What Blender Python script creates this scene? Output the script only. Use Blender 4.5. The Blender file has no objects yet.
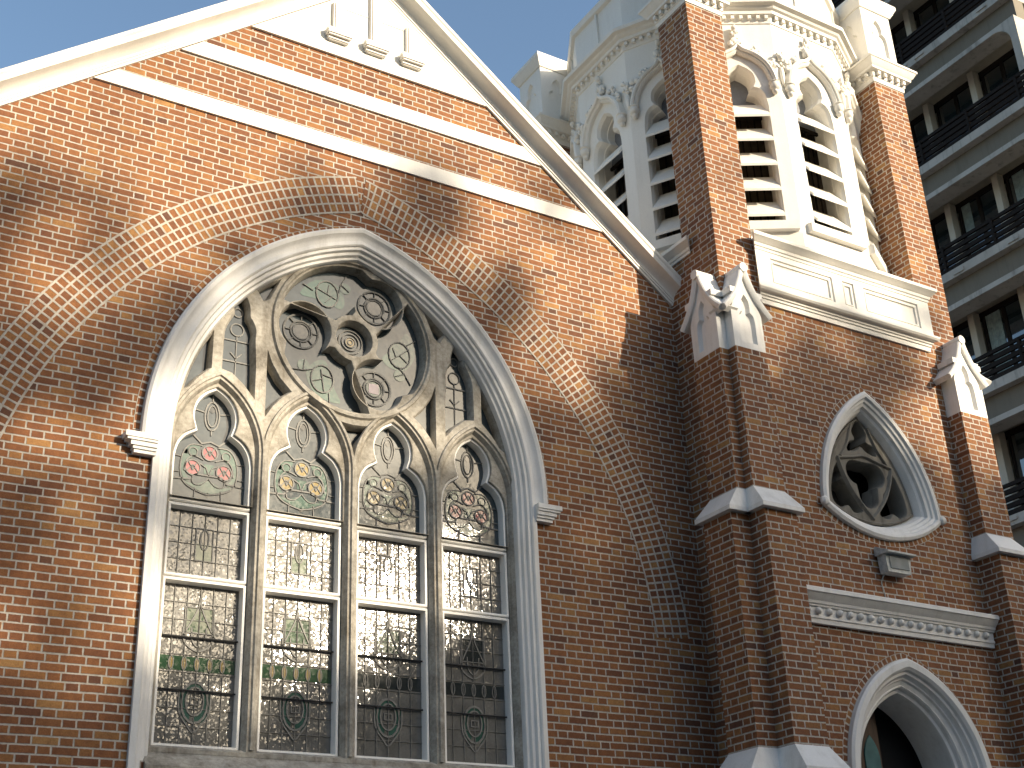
import bpy, math, random
from math import sin, cos, tan, pi, radians, sqrt, atan2, hypot
from mathutils import Vector, Matrix
from mathutils.geometry import delaunay_2d_cdt
random.seed(7)
S = bpy.context.scene
COL = S.collection

# ------------------------------------------------------------------ camera
CAMLOC = Vector((-5.43, -11.517, 1.6))
def _cam():
    r, p, y = radians(-2.5567), radians(25.4538), radians(32.5354)
    F = Vector((sin(y)*cos(p), cos(y)*cos(p), sin(p)))
    Rt = Vector((cos(y), -sin(y), 0)); U = Rt.cross(F)
    R2 = cos(r)*Rt + sin(r)*U; U2 = -sin(r)*Rt + cos(r)*U
    cd = bpy.data.cameras.new('camera'); co = bpy.data.objects.new('camera', cd); COL.objects.link(co)
    M = Matrix((R2, U2, -F)).transposed().to_4x4(); M.translation = CAMLOC
    co.matrix_world = M
    cd.sensor_width = 36; cd.lens = 1327.67*36/1024
    cd.clip_start = 0.1; cd.clip_end = 2000
    S.camera = co
_cam()

# ------------------------------------------------------------------ light
SUN_AZ, SUN_EL = 29.0, 17.5          # azimuth measured from the facade normal towards the right
SD = Vector((cos(radians(SUN_EL))*sin(radians(SUN_AZ)), -cos(radians(SUN_EL))*cos(radians(SUN_AZ)), sin(radians(SUN_EL))))
W = bpy.data.worlds.new('World'); S.world = W; W.use_nodes = True
wn = W.node_tree.nodes; wl = W.node_tree.links
sky = wn.new('ShaderNodeTexSky'); sky.sky_type = 'NISHITA'; sky.sun_disc = False
sky.sun_elevation = radians(SUN_EL); sky.sun_rotation = radians(180 - SUN_AZ)
sky.air_density = 1.3; sky.dust_density = 3.4; sky.ozone_density = 2.6
wl.new(sky.outputs[0], wn['Background'].inputs[0]); wn['Background'].inputs[1].default_value = 0.15
sl = bpy.data.lights.new('sun', 'SUN'); sl.energy = 5.0; sl.angle = radians(0.7); sl.color = (1.0, 0.86, 0.66)
so = bpy.data.objects.new('sun', sl); COL.objects.link(so)
so.rotation_euler = SD.to_track_quat('Z', 'Y').to_euler(); so.location = SD*60
S.view_settings.view_transform = 'Standard'; S.view_settings.look = 'None'
S.view_settings.exposure = 0.68; S.view_settings.gamma = 1.0; S.view_settings.use_curve_mapping = False

# ------------------------------------------------------------------ node helpers
class NT:
    def __init__(s, name):
        s.m = bpy.data.materials.new(name); s.m.use_nodes = True
        s.t = s.m.node_tree; s.b = s.t.nodes['Principled BSDF']
    def new(s, kind, **kw):
        n = s.t.nodes.new(kind)
        for k, v in kw.items(): setattr(n, k, v)
        return n
    def put(s, sock, v):
        if hasattr(v, 'is_linked') or isinstance(v, bpy.types.NodeSocket): s.t.links.new(v, sock)
        elif isinstance(v, (tuple, list)) and len(v) == 3 and sock.type == 'RGBA': sock.default_value = (*v, 1)
        else: sock.default_value = v
    def M(s, op, a, b=None, c=None):
        n = s.new('ShaderNodeMath', operation=op)
        for i, x in enumerate((a, b, c)):
            if x is not None: s.put(n.inputs[i], x)
        return n.outputs[0]
    def sm(s, x, lo, hi):
        n = s.new('ShaderNodeMapRange', interpolation_type='SMOOTHSTEP')
        s.put(n.inputs[0], x); n.inputs[1].default_value = lo; n.inputs[2].default_value = hi
        return n.outputs[0]
    def mr(s, x, lo, hi, a, b):
        n = s.new('ShaderNodeMapRange'); s.put(n.inputs[0], x)
        for i, v in enumerate((lo, hi, a, b)): n.inputs[i+1].default_value = v
        return n.outputs[0]
    def mix(s, f, a, b, mode='MIX'):
        n = s.new('ShaderNodeMix', data_type='RGBA', blend_type=mode)
        s.put(n.inputs[0], f); s.put(n.inputs[6], a); s.put(n.inputs[7], b)
        return n.outputs[2]
    def xyz(s, v):
        n = s.new('ShaderNodeSeparateXYZ'); s.put(n.inputs[0], v); return n.outputs
    def comb(s, x, y, z):
        n = s.new('ShaderNodeCombineXYZ')
        for i, v in enumerate((x, y, z)): s.put(n.inputs[i], v)
        return n.outputs[0]
    def pos(s): return s.new('ShaderNodeNewGeometry').outputs['Position']
    def nrm(s): return s.new('ShaderNodeNewGeometry').outputs['True Normal']
    def noise(s, scale, detail=3, rough=.55, vec=None, out=0):
        n = s.new('ShaderNodeTexNoise'); n.inputs['Scale'].default_value = scale
        n.inputs['Detail'].default_value = detail; n.inputs['Roughness'].default_value = rough
        s.put(n.inputs['Vector'], vec if vec is not None else s.pos()); return n.outputs[out]
    def scaled(s, v, k):
        n = s.new('ShaderNodeVectorMath', operation='MULTIPLY'); s.put(n.inputs[0], v); n.inputs[1].default_value = k
        return n.outputs[0]
    def ramp(s, f, stops, interp='LINEAR'):
        n = s.new('ShaderNodeValToRGB'); n.color_ramp.interpolation = interp
        e = n.color_ramp.elements
        while len(e) < len(stops): e.new(0.5)
        for el, (p, c) in zip(e, stops): el.position = p; el.color = (*c, 1)
        s.put(n.inputs[0], f); return n.outputs[0]
    def bump(s, h, dist, strength=1.0):
        n = s.new('ShaderNodeBump'); n.inputs['Distance'].default_value = dist; n.inputs['Strength'].default_value = strength
        s.put(n.inputs['Height'], h); s.put(s.b.inputs['Normal'], n.outputs[0]); return n.outputs[0]
    def out(s, color=None, rough=None, **kw):
        if color is not None: s.put(s.b.inputs['Base Color'], color)
        if rough is not None: s.put(s.b.inputs['Roughness'], rough)
        for k, v in kw.items(): s.put(s.b.inputs[k.replace('_', ' ')], v)
        return s.m

BRICK_STOPS = [(0.0, (.105, .048, .029)), (.03, (.155, .060, .028)), (.18, (.200, .077, .030)), (.50, (.229, .090, .034)),
               (.80, (.257, .106, .038)), (.95, (.295, .136, .046)), (1.0, (.36, .190, .068))]
def brick_shade(n, u, v, hm, wm, rnd, mortarw=.0165):
    """distance based mortar, per brick tint. hm,wm = distances to nearest joint in metres"""
    wob = n.M('ADD', n.M('MULTIPLY', n.M('SUBTRACT', n.noise(38, 3), .5), .009), n.M('MULTIPLY', n.M('SUBTRACT', n.noise(6, 2), .5), .005))
    d = n.M('ADD', n.M('MINIMUM', hm, wm), wob)
    mask = n.sm(d, mortarw/2-.003, mortarw/2+.0025)
    col = n.ramp(rnd, BRICK_STOPS)
    fine = n.noise(70, 4, .65)
    big = n.noise(.55, 3, .6)
    blot = n.noise(16, 3, .6)
    col = n.mix(1.0, col, n.ramp(blot, [(.3, (.82, .78, .78)), (.5, (1, 1, 1)), (.72, (1.18, 1.20, 1.17))]), 'MULTIPLY')
    col = n.mix(1.0, col, n.ramp(fine, [(.25, (.72, .70, .69)), (.5, (1, 1, 1)), (.8, (1.28, 1.28, 1.25))]), 'MULTIPLY')
    col = n.mix(1.0, col, n.ramp(big, [(.3, (.84, .83, .84)), (.7, (1.12, 1.13, 1.1))]), 'MULTIPLY')
    mcol = n.ramp(n.noise(14, 4, .6), [(.3, (.34, .30, .25)), (.5, (.455, .415, .355)), (.75, (.56, .515, .45))])
    final = n.mix(mask, mcol, col)
    h = n.M('ADD', n.M('MULTIPLY', mask, 1.0), n.M('MULTIPLY', fine, .35))
    n.bump(h, .006, .9)
    return n.out(final, .88)
def mat_brick():
    n = NT('flemish bond brick')
    H, L, SF = .077, .345, .655
    x, y, z = n.xyz(n.pos()); nx, ny, nz = n.xyz(n.nrm())
    side = n.M('GREATER_THAN', n.M('ABSOLUTE', nx), .5)
    u = n.M('ADD', n.M('MULTIPLY', side, y), n.M('MULTIPLY', n.M('SUBTRACT', 1.0, side), x))
    sag = n.M('MULTIPLY', n.M('SUBTRACT', n.noise(.9, 1), .5), .03)
    v = n.M('DIVIDE', n.M('ADD', z, sag), H)
    row = n.M('FLOOR', v); fv = n.M('FRACT', v)
    wn1 = n.new('ShaderNodeTexWhiteNoise', noise_dimensions='1D'); n.put(wn1.inputs['W'], row)
    jit = n.M('MULTIPLY', n.M('SUBTRACT', wn1.outputs[0], .5), .10)
    uu = n.M('ADD', n.M('ADD', n.M('DIVIDE', u, L), n.M('MULTIPLY', n.M('FLOORED_MODULO', row, 2.0), .5)), jit)
    cell = n.M('FLOOR', uu); fu = n.M('FRACT', uu)
    head = n.M('GREATER_THAN', fu, SF)
    ds = n.M('MINIMUM', fu, n.M('ABSOLUTE', n.M('SUBTRACT', SF, fu)))
    dh = n.M('MINIMUM', n.M('ABSOLUTE', n.M('SUBTRACT', fu, SF)), n.M('SUBTRACT', 1.0, fu))
    du = n.M('ADD', n.M('MULTIPLY', head, dh), n.M('MULTIPLY', n.M('SUBTRACT', 1.0, head), ds))
    wm = n.M('MULTIPLY', du, L)
    hm = n.M('MULTIPLY', n.M('MINIMUM', fv, n.M('SUBTRACT', 1.0, fv)), H)
    w2 = n.new('ShaderNodeTexWhiteNoise', noise_dimensions='3D')
    n.put(w2.inputs['Vector'], n.comb(cell, row, n.M('ADD', head, n.M('MULTIPLY', side, 3.0))))
    return brick_shade(n, u, v, hm, wm, w2.outputs[0])
def mat_header():
    n = NT('voussoir brick')
    uv = n.new('ShaderNodeUVMap').outputs[0]
    x, y, z = n.xyz(uv)
    TW, RW = .0845, .1125
    a = n.M('DIVIDE', x, TW); b = n.M('DIVIDE', y, RW)
    fa, fb = n.M('FRACT', a), n.M('FRACT', b)
    wm = n.M('MULTIPLY', n.M('MINIMUM', fa, n.M('SUBTRACT', 1.0, fa)), TW)
    hm = n.M('MULTIPLY', n.M('MINIMUM', fb, n.M('SUBTRACT', 1.0, fb)), RW)
    w = n.new('ShaderNodeTexWhiteNoise', noise_dimensions='3D')
    n.put(w.inputs['Vector'], n.comb(n.M('FLOOR', a), n.M('FLOOR', b), 7.3))
    return brick_shade(n, a, b, hm, wm, w.outputs[0], .023)
def mat_white(name, base, dirt, amt=.5, rough=.55):
    n = NT(name)
    p = n.pos()
    streak = n.noise(1.0, 4, .6, n.scaled(p, (9, 9, 1.1)))
    blot = n.noise(2.3, 5, .65)
    f = n.M('MULTIPLY', n.sm(n.M('ADD', n.M('MULTIPLY', streak, .6), n.M('MULTIPLY', blot, .4)), .44, .72), amt)
    col = n.mix(f, base, dirt)
    fine = n.noise(60, 4, .6)
    col = n.mix(.35, col, n.mix(1.0, col, n.ramp(fine, [(.3, (.86, .86, .86)), (.7, (1.06, 1.06, 1.06))]), 'MULTIPLY'))
    n.bump(n.M('ADD', n.M('MULTIPLY', fine, .5), n.noise(9, 3)), .004, .5)
    return n.out(col, rough)
def mat_stone():
    n = NT('weathered window stone')
    a = n.noise(3.5, 6, .7); b = n.noise(24, 5, .7)
    col = n.ramp(a, [(.28, (.17, .15, .12)), (.42, (.31, .285, .24)), (.56, (.43, .40, .345)), (.75, (.53, .50, .44))])
    col = n.mix(.6, col, n.mix(1.0, col, n.ramp(b, [(.3, (.5, .48, .44)), (.6, (1.12, 1.12, 1.1))]), 'MULTIPLY'))
    streak = n.noise(1.0, 4, .6, n.scaled(n.pos(), (14, 14, 1.0)))
    col = n.mix(n.M('MULTIPLY', n.sm(streak, .52, .75), .45), col, (.13, .095, .06))
    n.bump(n.M('ADD', b, n.M('MULTIPLY', a, 1.5)), .006, .6)
    return n.out(col, .9)
def mat_glass(name, base, rough=.22, spec=.9, tilt=.02, hs=46, var=.4):
    """textured cathedral glass: every small dimple is a facet tilted its own way"""
    n = NT(name)
    v = n.new('ShaderNodeTexVoronoi', feature='F1'); v.inputs['Scale'].default_value = hs; n.put(v.inputs['Vector'], n.pos())
    def vm(op, a, b=None):
        k = n.new('ShaderNodeVectorMath', operation=op); n.put(k.inputs[0], a)
        if b is not None: n.put(k.inputs[1], b)
        return k.outputs[0]
    d = n.scaled(vm('SUBTRACT', v.outputs['Color'], (.5, .5, .5)), (tilt, tilt, tilt))
    w = n.scaled(vm('SUBTRACT', n.noise(2.6, 2, .5, None, 1), (.5, .5, .5)), (tilt*.9, tilt*.9, tilt*.9))
    nv = vm('NORMALIZE', vm('ADD', vm('ADD', n.new('ShaderNodeNewGeometry').outputs['Normal'], d), w))
    n.put(n.b.inputs['Normal'], nv)
    tone = n.ramp(n.noise(5, 3), [(.3, tuple(c*(1-var*.6) for c in base)), (.7, tuple(c*(1+var*.5) for c in base))])
    m = n.out(tone, rough); n.b.inputs['Specular IOR Level'].default_value = spec
    return m
def mat_plain(name, base, rough=.6, metal=0., var=.25, ns=20, bumpd=.003, spec=.5):
    n = NT(name)
    t = n.noise(ns, 4, .6)
    col = n.ramp(t, [(.25, tuple(c*(1-var) for c in base)), (.75, tuple(min(1, c*(1+var)) for c in base))])
    n.bump(t, bumpd, .5)
    n.b.inputs['Metallic'].default_value = metal; n.b.inputs['Specular IOR Level'].default_value = spec
    return n.out(col, rough)
def mat_concrete():
    n = NT('stained concrete')
    a = n.noise(1.2, 6, .7); s_ = n.noise(1.0, 5, .65, n.scaled(n.pos(), (5, 5, .8)))
    col = n.ramp(a, [(.3, (.40, .38, .34)), (.7, (.55, .53, .485))])
    col = n.mix(n.M('MULTIPLY', n.sm(s_, .5, .72), .6), col, (.16, .15, .13))
    n.bump(a, .01, .5)
    return n.out(col, .85)
def mat_wood():
    n = NT('dark door wood')
    g = n.noise(1.0, 5, .6, n.scaled(n.pos(), (30, 30, 1.5)))
    n.bump(g, .003, .6)
    return n.out(n.ramp(g, [(.3, (.022, .010, .006)), (.7, (.06, .027, .014))]), .45)
def mat_leaf(name, a, b):
    n = NT(name)
    oi = n.noise(1.6, 3)
    r = n.new('ShaderNodeNewGeometry').outputs['Random Per Island']
    col = n.mix(r, a, b)
    return n.out(n.mix(n.M('MULTIPLY', oi, .4), col, (.09, .10, .03)), .5)
def mat_bark():
    n = NT('furrowed bark')
    g = n.noise(1.0, 5, .65, n.scaled(n.pos(), (14, 14, 2.5)))
    n.bump(g, .03, 1)
    return n.out(n.ramp(g, [(.3, (.05, .035, .024)), (.7, (.17, .125, .09))]), .9)
def mat_asphalt():
    n = NT('asphalt')
    g = n.noise(60, 4, .7); b = n.noise(.6, 4)
    n.bump(g, .006, .7)
    return n.out(n.mix(n.M('MULTIPLY', b, .5), n.ramp(g, [(.3, (.035, .035, .036)), (.7, (.07, .07, .07))]), (.085, .08, .075)), .85)
def mat_paving():
    n = NT('concrete paving')
    x, y, z = n.xyz(n.pos())
    fx = n.M('FRACT', n.M('DIVIDE', x, .6)); fy = n.M('FRACT', n.M('DIVIDE', y, .6))
    d = n.M('MINIMUM', n.M('MINIMUM', fx, n.M('SUBTRACT', 1.0, fx)), n.M('MINIMUM', fy, n.M('SUBTRACT', 1.0, fy)))
    k = n.sm(d, .008, .018)
    col = n.mix(k, (.12, .11, .10), n.ramp(n.noise(3, 5, .7), [(.3, (.13, .125, .115)), (.7, (.20, .19, .175))]))
    n.bump(k, .004, .6)
    return n.out(col, .85)

BRICK = mat_brick(); HEADER = mat_header()
WHITE = mat_white('cream white paint', (.78, .755, .695), (.58, .54, .47), .28)
WHITE2 = mat_white('greyish white paint', (.78, .765, .73), (.48, .455, .40), .5)
FRAME = mat_white('painted window frame', (.90, .88, .83), (.62, .58, .50), .25)
STONE = mat_stone()
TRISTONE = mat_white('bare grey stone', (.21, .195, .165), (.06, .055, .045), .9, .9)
GLASS = mat_glass('pale grey cathedral glass', (.150, .145, .132), .10, .8, .105, 62)
GLASS_H = mat_glass('blue grey cathedral glass', (.050, .066, .074), .08, .6, .018, 40)
G_GREEN = mat_glass('green leaded glass', (.025, .065, .03), .08, .7, .03)
G_TEAL = mat_glass('sea green leaded glass', (.045, .105, .08), .08, .7, .03)
G_PINK = mat_glass('rose pink leaded glass', (.34, .075, .085), .08, .7, .03)
G_MAUVE = mat_glass('mauve leaded glass', (.30, .22, .27), .08, .7, .03)
G_AMBER = mat_glass('amber leaded glass', (.30, .22, .08), .08, .7, .03)
G_DARK = mat_glass('dark leaded glass', (.03, .035, .035), .08, .7, .03)
LEAD = mat_plain('lead came', (.17, .165, .15), .55, 0, .3)
LEAD_D = mat_plain('dark saddle bar', (.02, .019, .018), .6, 0, .3)
DARK = mat_plain('dark interior', (.012, .011, .010), .9, 0, .2)
BLIND = mat_plain('belfry screen', (.17, .18, .20), .5, 0, .15)
CHAMB = mat_plain('half shade chamber backing', (.085, .066, .048), .9, 0, .35, 4)  # half-shade of the louvre gaps put into this backing colour
CONC = mat_concrete()
RENDER_B = mat_white('pale rendered wall', (.66, .60, .48), (.40, .36, .28), .4, .8)
CEIL = mat_white('balcony ceiling paint', (.42, .40, .33), (.30, .28, .22), .5, .85)
SPAN = mat_white('brown grey soffit shade', (.20, .18, .145), (.13, .12, .095), .5, .85)  # shade of the slab underside is put into this darker colour
PILL = mat_white('pillar paint', (.62, .58, .50), (.42, .38, .31), .4, .8)
RAIL = mat_plain('black balcony metal', (.020, .016, .014), .8, 0, .3, 20, .003, .15)
WGLASS = mat_glass('apartment window glass', (.015, .025, .032), .05, 1.0, .006, 1.5, .2); WGLASS.node_tree.nodes['Principled BSDF'].inputs['IOR'].default_value = 2.0
CURT = mat_plain('drawn curtain', (.26, .33, .33), .8, 0, .35, 9)
WOOD = mat_wood(); TEAL = mat_glass('door lancet glass', (.07, .17, .18), .2)
LEAF_A = mat_leaf('tree leaves', (.030, .065, .014), (.075, .115, .028))
BARK = mat_bark(); ASPH = mat_asphalt(); PAVE = mat_paving()
OFFW = mat_plain('grey blocker render', (.20, .19, .175), .8, 0, .15, 2); OFFB = mat_plain('brown blocker render', (.13, .10, .075), .8, 0, .15, 2)
LAMPM = mat_plain('weathered grey housing', (.50, .51, .48), .6, .1, .3)
LAMPG = mat_glass('floodlight lens', (.25, .27, .27), .15)
BOUNCE_ROOF = mat_plain('pale bounce roof', (.42, .39, .34), .75, 0, .35, 6)  # unseen roof made pale to bounce sun onto the belfry's shaded faces

# ------------------------------------------------------------------ mesh helpers
def pl(theta, O):
    """plane map: u to the viewer's right, v up, d into the wall"""
    t = Vector((cos(radians(theta)), sin(radians(theta)), 0)); n = Vector((-sin(radians(theta)), cos(radians(theta)), 0)); O = Vector(O)
    return lambda u, v, d=0.: O + u*t + Vector((0, 0, v)) + d*n
FAC = pl(0, (0, 0, 0))
def inside(p, poly):
    x, y = p; r = False
    for i in range(len(poly)):
        (x1, y1), (x2, y2) = poly[i-1][:2], poly[i][:2]
        if (y1 > y) != (y2 > y) and x < (x2-x1)*(y-y1)/(y2-y1)+x1: r = not r
    return r
class MB:
    def __init__(s): s.v = []; s.f = []; s.uv = {}
    def add(s, vs, fs, uvs=None):
        o = len(s.v); s.v += [tuple(p) for p in vs]
        for i, f in enumerate(fs):
            if uvs: s.uv[len(s.f)] = uvs[i]
            s.f.append(tuple(o+k for k in f))
    def box(s, x0, x1, y0, y1, z0, z1):
        vs = [(x, y, z) for z in (z0, z1) for y in (y0, y1) for x in (x0, x1)]
        s.add(vs, [(0, 2, 3, 1), (4, 5, 7, 6), (0, 1, 5, 4), (2, 6, 7, 3), (0, 4, 6, 2), (1, 3, 7, 5)])
    def pbox(s, mp, u0, u1, v0, v1, d0, d1):
        vs = [mp(u, v, d) for d in (d0, d1) for v in (v0, v1) for u in (u0, u1)]
        s.add(vs, [(0, 1, 3, 2), (4, 6, 7, 5), (0, 4, 5, 1), (2, 3, 7, 6), (0, 2, 6, 4), (1, 5, 7, 3)])
    def frustum(s, lo, hi, z0, z1):
        (a, b, c, d), (e, f, g, h) = lo, hi
        vs = [(a, c, z0), (b, c, z0), (b, d, z0), (a, d, z0), (e, g, z1), (f, g, z1), (f, h, z1), (e, h, z1)]
        s.add(vs, [(3, 2, 1, 0), (4, 5, 6, 7), (0, 1, 5, 4), (1, 2, 6, 5), (2, 3, 7, 6), (3, 0, 4, 7)])
    def poly(s, mp, pts, d=0.):
        s.add([mp(u, v, d) for u, v in pts], [tuple(range(len(pts)))])
    def plate(s, mp, outer, holes, d=0.):
        vs = []; es = []
        for lp in [outer]+list(holes):
            o = len(vs); k = len(lp); vs += [Vector(p) for p in lp]; es += [(o+i, o+(i+1) % k) for i in range(k)]
        r = delaunay_2d_cdt(vs, es, [], 0, 1e-5); fs = []
        for f in r[2]:
            c = (sum(r[0][i][0] for i in f)/len(f), sum(r[0][i][1] for i in f)/len(f))
            if inside(c, outer) and not any(inside(c, h) for h in holes): fs.append(tuple(f))
        s.add([mp(p[0], p[1], d) for p in r[0]], fs)
    def prism(s, mp, pts, d0, d1):
        k = len(pts)
        s.plate(mp, pts, [], d0); s.plate(mp, pts, [], d1)
        s.add([mp(u, v, d0) for u, v in pts]+[mp(u, v, d1) for u, v in pts], [(i, (i+1) % k, k+(i+1) % k, k+i) for i in range(k)])
    def mould(s, mp, path, prof, closed=False, side=1, caps=True):
        """sweep profile [(offset, depth)] along a 2d path; offset is to the left (side=1) or right (-1) of travel"""
        n = len(path); N = []
        for i in range(n):
            a = path[i-1] if (i > 0 or closed) else None
            b = path[(i+1) % n] if (i < n-1 or closed) else None
            ds = []
            if a is not None: ds.append((path[i][0]-a[0], path[i][1]-a[1]))
            if b is not None: ds.append((b[0]-path[i][0], b[1]-path[i][1]))
            ns = []
            for dx, dy in ds:
                L = hypot(dx, dy) or 1e-9; ns.append((-dy/L*side, dx/L*side))
            if len(ns) == 1: N.append(ns[0])
            else:
                mx, my = ns[0][0]+ns[1][0], ns[0][1]+ns[1][1]; q = max(.28, 1+ns[0][0]*ns[1][0]+ns[0][1]*ns[1][1])
                N.append((mx/q, my/q))
        k = len(prof); vs = []
        for (u, v), (nx, ny) in zip(path, N):
            for (o, d) in prof: vs.append(mp(u+nx*o, v+ny*o, d))
        fs = []
        for i in range(n if closed else n-1):
            j = (i+1) % n
            for m in range(k-1): fs.append((i*k+m, i*k+m+1, j*k+m+1, j*k+m))
        if caps and not closed: fs += [tuple(range(k)), tuple(reversed(range((n-1)*k, n*k)))]
        s.add(vs, fs)
    def ring(s, mp, path, o0, o1, d, u0=0.):
        """strip along a path with uv = (arc length, offset)"""
        n = len(path); L = u0; vs = []; us = []
        for i in range(n):
            a = path[max(0, i-1)]; b = path[min(n-1, i+1)]
            dx, dy = b[0]-a[0], b[1]-a[1]; q = hypot(dx, dy); nx, ny = -dy/q, dx/q
            if i: L += hypot(path[i][0]-path[i-1][0], path[i][1]-path[i-1][1])*(1+.5*(o0+o1)/3)
            for o in (o0, o1): vs.append(mp(path[i][0]+nx*o, path[i][1]+ny*o, d)); us.append((L, (o-o0)*.1125/(o1-o0)))
        fs = []; uvs = []
        for i in range(n-1):
            q = (2*i, 2*i+1, 2*i+3, 2*i+2); fs.append(q); uvs.append([us[k] for k in q])
        s.add(vs, fs, uvs)
    def tube(s, p, r, seg=6, closed=False):
        P = [Vector(q) for q in p]; n = len(P); vs = []
        rr = r if isinstance(r, (list, tuple)) else [r]*n
        for i in range(n):
            a = P[i-1] if (i or closed) else P[i]; b = P[(i+1) % n] if (i < n-1 or closed) else P[i]
            t = (b-a).normalized(); x = t.orthogonal() if abs(t.z) > .9 else t.cross(Vector((0, 0, 1)))
            x.normalize(); y = t.cross(x)
            for k in range(seg):
                an = 2*pi*k/seg; vs.append(P[i]+rr[i]*(cos(an)*x+sin(an)*y))
        fs = []
        for i in range(n if closed else n-1):
            j = (i+1) % n
            for k in range(seg): fs.append((i*seg+k, i*seg+(k+1) % seg, j*seg+(k+1) % seg, j*seg+k))
        if not closed: fs += [tuple(reversed(range(seg))), tuple(range((n-1)*seg, n*seg))]
        s.add(vs, fs)
    def blob(s, c, rx, ry, rz, jit=.0, n=7, m=5):
        vs = [(c[0], c[1], c[2]-rz)]
        for i in range(1, m):
            ph = -pi/2+pi*i/m
            for k in range(n):
                th = 2*pi*k/n; q = 1+random.uniform(-jit, jit)
                vs.append((c[0]+rx*cos(ph)*cos(th)*q, c[1]+ry*cos(ph)*sin(th)*q, c[2]+rz*sin(ph)*q))
        vs.append((c[0], c[1], c[2]+rz)); fs = []
        for k in range(n): fs.append((0, 1+(k+1) % n, 1+k))
        for i in range(m-2):
            for k in range(n): a = 1+i*n+k; b = 1+i*n+(k+1) % n; fs.append((a, b, b+n, a+n))
        for k in range(n): fs.append((len(vs)-1, 1+(m-2)*n+k, 1+(m-2)*n+(k+1) % n))
        s.add(vs, fs)
    def build(s, name, mat, parent=None, smooth=True, ang=32):
        me = bpy.data.meshes.new(name); me.from_pydata(s.v, [], s.f)
        if s.uv:
            ul = me.uv_layers.new(name='UVMap')
            for pi_, uvs in s.uv.items():
                for li, c in zip(me.polygons[pi_].loop_indices, uvs): ul.data[li].uv = c
        me.materials.append(mat)
        if smooth:
            me.polygons.foreach_set('use_smooth', [True]*len(me.polygons)); me.set_sharp_from_angle(angle=radians(ang))
        me.update()
        o = bpy.data.objects.new(name, me); COL.objects.link(o)
        if parent is not None:
            o.parent = parent
            if parent.type == 'EMPTY': o.matrix_parent_inverse = Matrix.Translation(-parent.location)
        return o
def thing(name, loc, label, cat, group=None):
    o = bpy.data.objects.new(name, None); COL.objects.link(o); o.location = loc; o.empty_display_size = .5
    o['label'] = label; o['category'] = cat
    if group: o['group'] = group
    return o
def arc(cx, cz, r, a0, a1, n):
    return [(cx+r*cos(radians(a0+(a1-a0)*i/n)), cz+r*sin(radians(a0+(a1-a0)*i/n))) for i in range(n+1)]
def arch(hs, zb, zs, c, n=22, d=0.):
    """pointed arch, open path from left foot over the apex to the right foot; arc centres at +-c, offset d outward"""
    R = hs+c+d; an = math.degrees(math.acos(c/R))
    L = arc(c, zs, R, 180, 180-an, n); r = [(-x, z) for x, z in reversed(L[:-1])]
    p = L+r
    if zb < zs: p = [(-hs-d, zb)]+p+[(hs+d, zb)]
    return p
def inset(poly, d):
    """shrink a counter clockwise polygon by d"""
    n = len(poly); out = []
    for i in range(n):
        a, b, c = poly[i-1], poly[i], poly[(i+1) % n]
        n1 = (-(b[1]-a[1]), b[0]-a[0]); n2 = (-(c[1]-b[1]), c[0]-b[0])
        l1 = hypot(*n1) or 1e-9; l2 = hypot(*n2) or 1e-9
        n1 = (n1[0]/l1, n1[1]/l1); n2 = (n2[0]/l2, n2[1]/l2)
        q = max(.35, 1+n1[0]*n2[0]+n1[1]*n2[1])
        out.append((b[0]+(n1[0]+n2[0])/q*d, b[1]+(n1[1]+n2[1])/q*d))
    return out
def ccw(p):
    a = sum(p[i-1][0]*p[i][1]-p[i][0]*p[i-1][1] for i in range(len(p)))
    return p if a > 0 else list(reversed(p))
def reveal(mb, mp, hole, prof):
    """side walls of a hole: prof [(inset, depth)]"""
    hole = ccw(hole); rings = [[mp(u, v, d) for u, v in inset(hole, i)] for i, d in prof]
    k = len(hole); vs = [p for r in rings for p in r]
    mb.add(vs, [(i*k+m, i*k+(m+1) % k, (i+1)*k+(m+1) % k, (i+1)*k+m) for i in range(len(rings)-1) for m in range(k)])
def mirror(p): return [(-x, z) for x, z in p]
def dense(poly, step=.06):
    out = []
    for i in range(len(poly)):
        a, b = poly[i], poly[(i+1) % len(poly)]; L = hypot(b[0]-a[0], b[1]-a[1]); k = max(1, int(L/step))
        out += [(a[0]+(b[0]-a[0])*j/k, a[1]+(b[1]-a[1])*j/k) for j in range(k)]
    return out
def smoothp(pts, n=5, closed=False):
    """Catmull-Rom through points"""
    P = list(pts); out = []
    m = len(P); rng = range(m if closed else m-1)
    for i in rng:
        p0 = P[i-1] if (i or closed) else P[i]; p1 = P[i]; p2 = P[(i+1) % m]; p3 = P[(i+2) % m] if (closed or i+2 < m) else p2
        for k in range(n):
            t = k/n; out.append(tuple(.5*((2*b)+(-a+c)*t+(2*a-5*b+4*c-d)*t*t+(-a+3*b-3*c+d)*t**3) for a, b, c, d in zip(p0, p1, p2, p3)))
    if not closed: out.append(tuple(P[-1]))
    return out

# ------------------------------------------------------------------ ground
def ground():
    m = MB(); m.box(-400, 400, -400, 400, -.5, -.12); o = m.build('ground', ASPH, smooth=False); o['kind'] = 'structure'
    m = MB(); m.box(-40, 40, -7.5, 20, -.119, 0); o = m.build('pavement', PAVE, smooth=False); o['kind'] = 'structure'
ground()

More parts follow.
